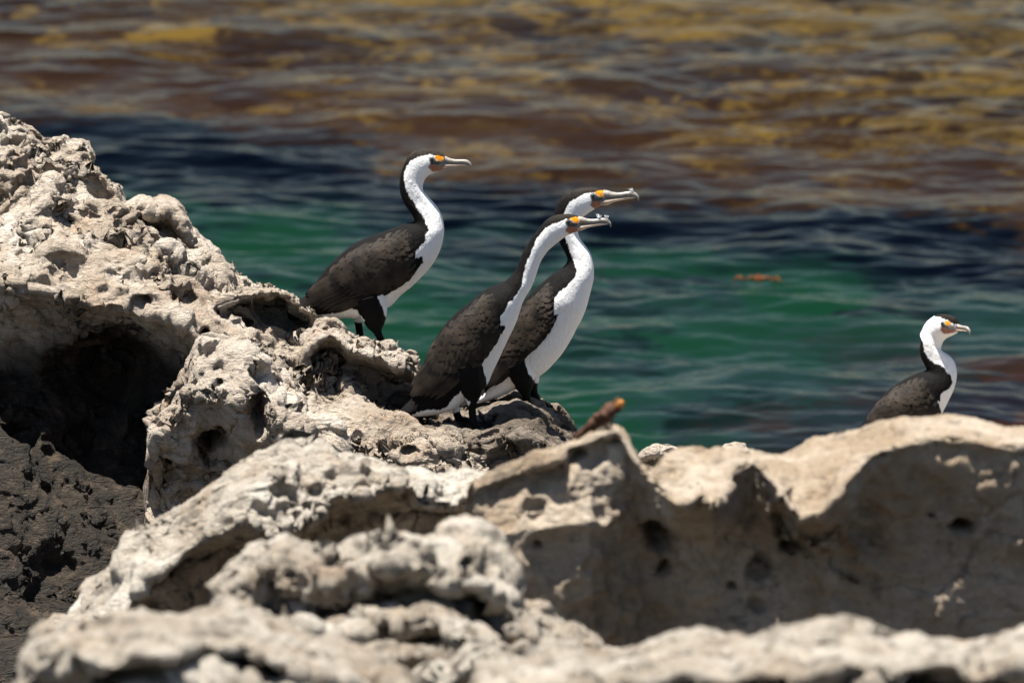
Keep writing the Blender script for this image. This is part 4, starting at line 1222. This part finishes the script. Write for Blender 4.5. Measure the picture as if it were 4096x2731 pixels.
bird(dict(label="lone smaller-looking cormorant behind the right boulder's crest, head turned towards the viewer", Y=37.9, org=A4, seed=51, size=1.0, nape=(900, 215),
    yaw=R(48), turn=(985, 330, 470),
    st=[((1215, 208), (1190, 330)), ((1180, 155), (1150, 362)), ((1100, 136), (1105, 400)), ((1010, 150), (1068, 440)), ((935, 203), (1045, 490)), ((882, 275), (1037, 530)),
        ((842, 360), (1048, 555)), ((817, 440), (1090, 580)), ((806, 530), (1140, 612)), ((820, 620), (1180, 660)), ((858, 700), (1204, 730)), ((880, 755), (1210, 812)),
        ((825, 778), (1196, 900)), ((740, 812), (1170, 980)), ((640, 862), (1132, 1060)), ((550, 920), (1092, 1140)), ((460, 985), (1055, 1220)), ((382, 1060), (1040, 1300)),
        ((310, 1150), (985, 1400)), ((240, 1245), (900, 1480)), ((185, 1335), (800, 1550)), ((135, 1420), (650, 1620)), ((60, 1520), (450, 1680)), ((-30, 1640), (150, 1725))],
    w=[(0, .013), (1, .020), (2, .026), (3, .029), (4, .029), (6, .029), (9, .036), (11, .048), (13, .070), (15, .088), (17, .09), (19, .078), (21, .058), (22, .048), (23, .04)],
    legs=[dict(chain=[(820, 1450, -.05, .045), (850, 1560, -.055, .036), (860, 1640, -.052, .016), (880, 1760, -.05, .0125), (890, 1850, -.05, .013)],
               toes=[[(890, 1840, -.05, .009), (980, 1860, -.075, .007), (1060, 1875, -.09, .005)], [(890, 1840, -.05, .009), (1000, 1860, -.05, .007), (1100, 1875, -.05, .005)], [(890, 1840, -.05, .009), (980, 1860, -.03, .007), (1050, 1875, -.015, .005)]], webs=[(0, 1), (1, 2)]),
          dict(chain=[(820, 1450, .05, .045), (830, 1560, .055, .036), (830, 1640, .052, .016), (840, 1760, .05, .0125), (850, 1850, .05, .013)],
               toes=[[(850, 1840, .05, .009), (940, 1860, .03, .007), (1020, 1875, .015, .005)], [(850, 1840, .05, .009), (960, 1860, .05, .007), (1060, 1875, .05, .005)], [(850, 1840, .05, .009), (940, 1860, .075, .007), (1010, 1875, .09, .005)]], webs=[(0, 1), (1, 2)])],
    foot=(880, 1870), eye=(1105, 228), tip=(1338, 275),
    white=[[(1240, 245), (1140, 184), (1060, 171), (1000, 174), (938, 216), (892, 288), (864, 360), (846, 430), (858, 535), (900, 612), (960, 662), (1040, 682), (1090, 732), (1132, 810), (1155, 870), (1130, 920), (1080, 950), (1030, 982), (1020, 1050), (985, 1072), (1000, 1190), (1035, 1215), (1100, 1230), (1300, 900), (1250, 600), (1100, 520), (1250, 350)]],
    thigh=[[(700, 1350), (1000, 1250), (1060, 1200), (1060, 1500), (1100, 1900), (700, 1900)]],
    wing_top=[(940, 850), (800, 832), (660, 885), (530, 955), (410, 1065), (310, 1190), (220, 1320), (150, 1420), (80, 1520)],
    wing_bot=[(995, 1080), (1000, 1190), (995, 1290), (930, 1400), (800, 1470), (600, 1540), (400, 1560), (200, 1560), (80, 1530)]))


# ------------------------------------------------------------------ small things
def tuft(name, px, py, Y, n, size, seed, label):
    rng = np.random.default_rng(seed); c = at(px, py, Y); parts = []
    for i in range(n):
        a = rng.uniform(-0.9, 0.5); ln = size * rng.uniform(0.5, 1.0); yo = rng.uniform(-.3, .3)
        r0 = np.array([rng.uniform(-.4, .4) * size, rng.uniform(-.1, .1) * size, -0.001])
        d = np.array([math.sin(a), yo, math.cos(a)])
        parts.append(tube([(*(r0), 0.0005), (*(r0 + d * ln * .5 + np.array([.1 * ln, 0, 0])), 0.0007), (*(r0 + d * ln), 0.0002)], 5, 2))
    V, F = join(parts)
    o = obj(name, make_mesh(name, V, F, True, DOWN), None, c)
    return tag(o, label, "feather", "white down on the bills")


tuft("down_feather", 2160 + 1320 / 5.6, 730 + 802 / 5.6, 36.245, 16, 0.016, 4, "tuft of white down on top of the front leaning bird's bill")
tuft("down_feather", 2160 + 1490 / 5.6, 730 + 790 / 5.6, 36.245, 10, 0.012, 5, "smaller white down wisp at the hook of the front leaning bird's bill")
tuft("down_feather", 2160 + 2045 / 5.6, 730 + 205 / 5.6, 36.545, 14, 0.015, 6, "white down tuft near the bill tip of the bird behind")

# rust-brown weathered stump of driftwood on the big boulder's peak
WOOD = plain("weathered_wood", (0.055, 0.025, 0.013), 0.75, 0.2, 0.6, 45, 0.8)
WOOD_END = plain("broken_wood_end", (0.30, 0.12, 0.025), 0.7, 0.2, 0.4, 60, 0.6)


def driftwood():
    z = lambda x, y, yo: at(2200 + x / 4.704, 1500 + y / 4.704, 29.72 + yo)
    chain = [(470, 1180, .0, .014), (650, 1040, .0, .020), (850, 900, .0, .029), (1050, 760, 0, .036), (1200, 620, 0, .035), (1290, 520, 0, .029), (1330, 450, 0, .018)]
    pts = [(*z(x, y, yo), r * 0.54) for x, y, yo, r in chain]
    V, F = tube(pts, 20, 10)
    n = fbm(V * 40, 4, 9)[:, None]; V = V + (V - V.mean(0)) * 0.0
    ctr = V.reshape(-1, 20, 3).mean(1, keepdims=True)
    V = (ctr + (V.reshape(-1, 20, 3) - ctr) * (0.95 + 0.9 * n.reshape(-1, 20, 1))).reshape(-1, 3)
    base = V[0].copy()
    o = obj("driftwood", make_mesh("driftwood", V - base, F, True, WOOD), None, base)
    tag(o, "blurred rust-brown driftwood stump slanting up from the big boulder's peak", "driftwood")
    q = z(1320, 545, -0.012)
    e = tube([(*(q + np.array([-.010, 0, -.008])), .006), (*(q), .011), (*(q + np.array([.008, 0, .008])), .007)], 12, 4)
    obj("broken_end", make_mesh("broken_end", e[0] - base, e[1], True, WOOD_END), o)


driftwood()


def twig():
    pts = [at(950 + x / 4.704, 1100 + y / 4.704, 36.42 + yo) for x, y, yo in ((290, 405, 0), (280, 560, .0), (290, 700, .01), (325, 860, .0), (345, 1050, .0))]
    V, F = tube([(*p, r) for p, r in zip(pts, (.003, .0045, .004, .003, .003))], 8, 5)
    c = V[-1].copy()
    o = obj("twig", make_mesh("twig", V - c, F, True, plain("dark_twig", (0.018, 0.014, 0.012), 0.8, 0.2, 0.3)), None, c)
    tag(o, "thin dark upright twig in a crevice of the left outcrop", "twig")


twig()


def kelp():
    c = on_sea(1732 * S, 648 * S); rng = np.random.default_rng(3); parts = []
    for i in range(9):
        a = rng.uniform(0, 6.28); ln = rng.uniform(.02, .06) * (1.2 if abs(math.cos(a)) > .6 else .7)
        r0 = np.array([rng.normal(0, .04), rng.normal(0, .05), .012])
        d = np.array([math.cos(a), math.sin(a), 0])
        parts.append(tube([(*r0, .004), (*(r0 + d * ln * .5 + (0, 0, .012)), .006), (*(r0 + d * ln + (0, 0, -.01)), .003)], 6, 3))
    V, F = join(parts)
    o = obj("seaweed", make_mesh("seaweed", V, F, True, plain("orange_kelp", (0.13, 0.042, 0.012), 0.4, 0.1, 0.4, 40)), None, c)
    tag(o, "clump of orange seaweed floating on the green water", "seaweed")


kelp()
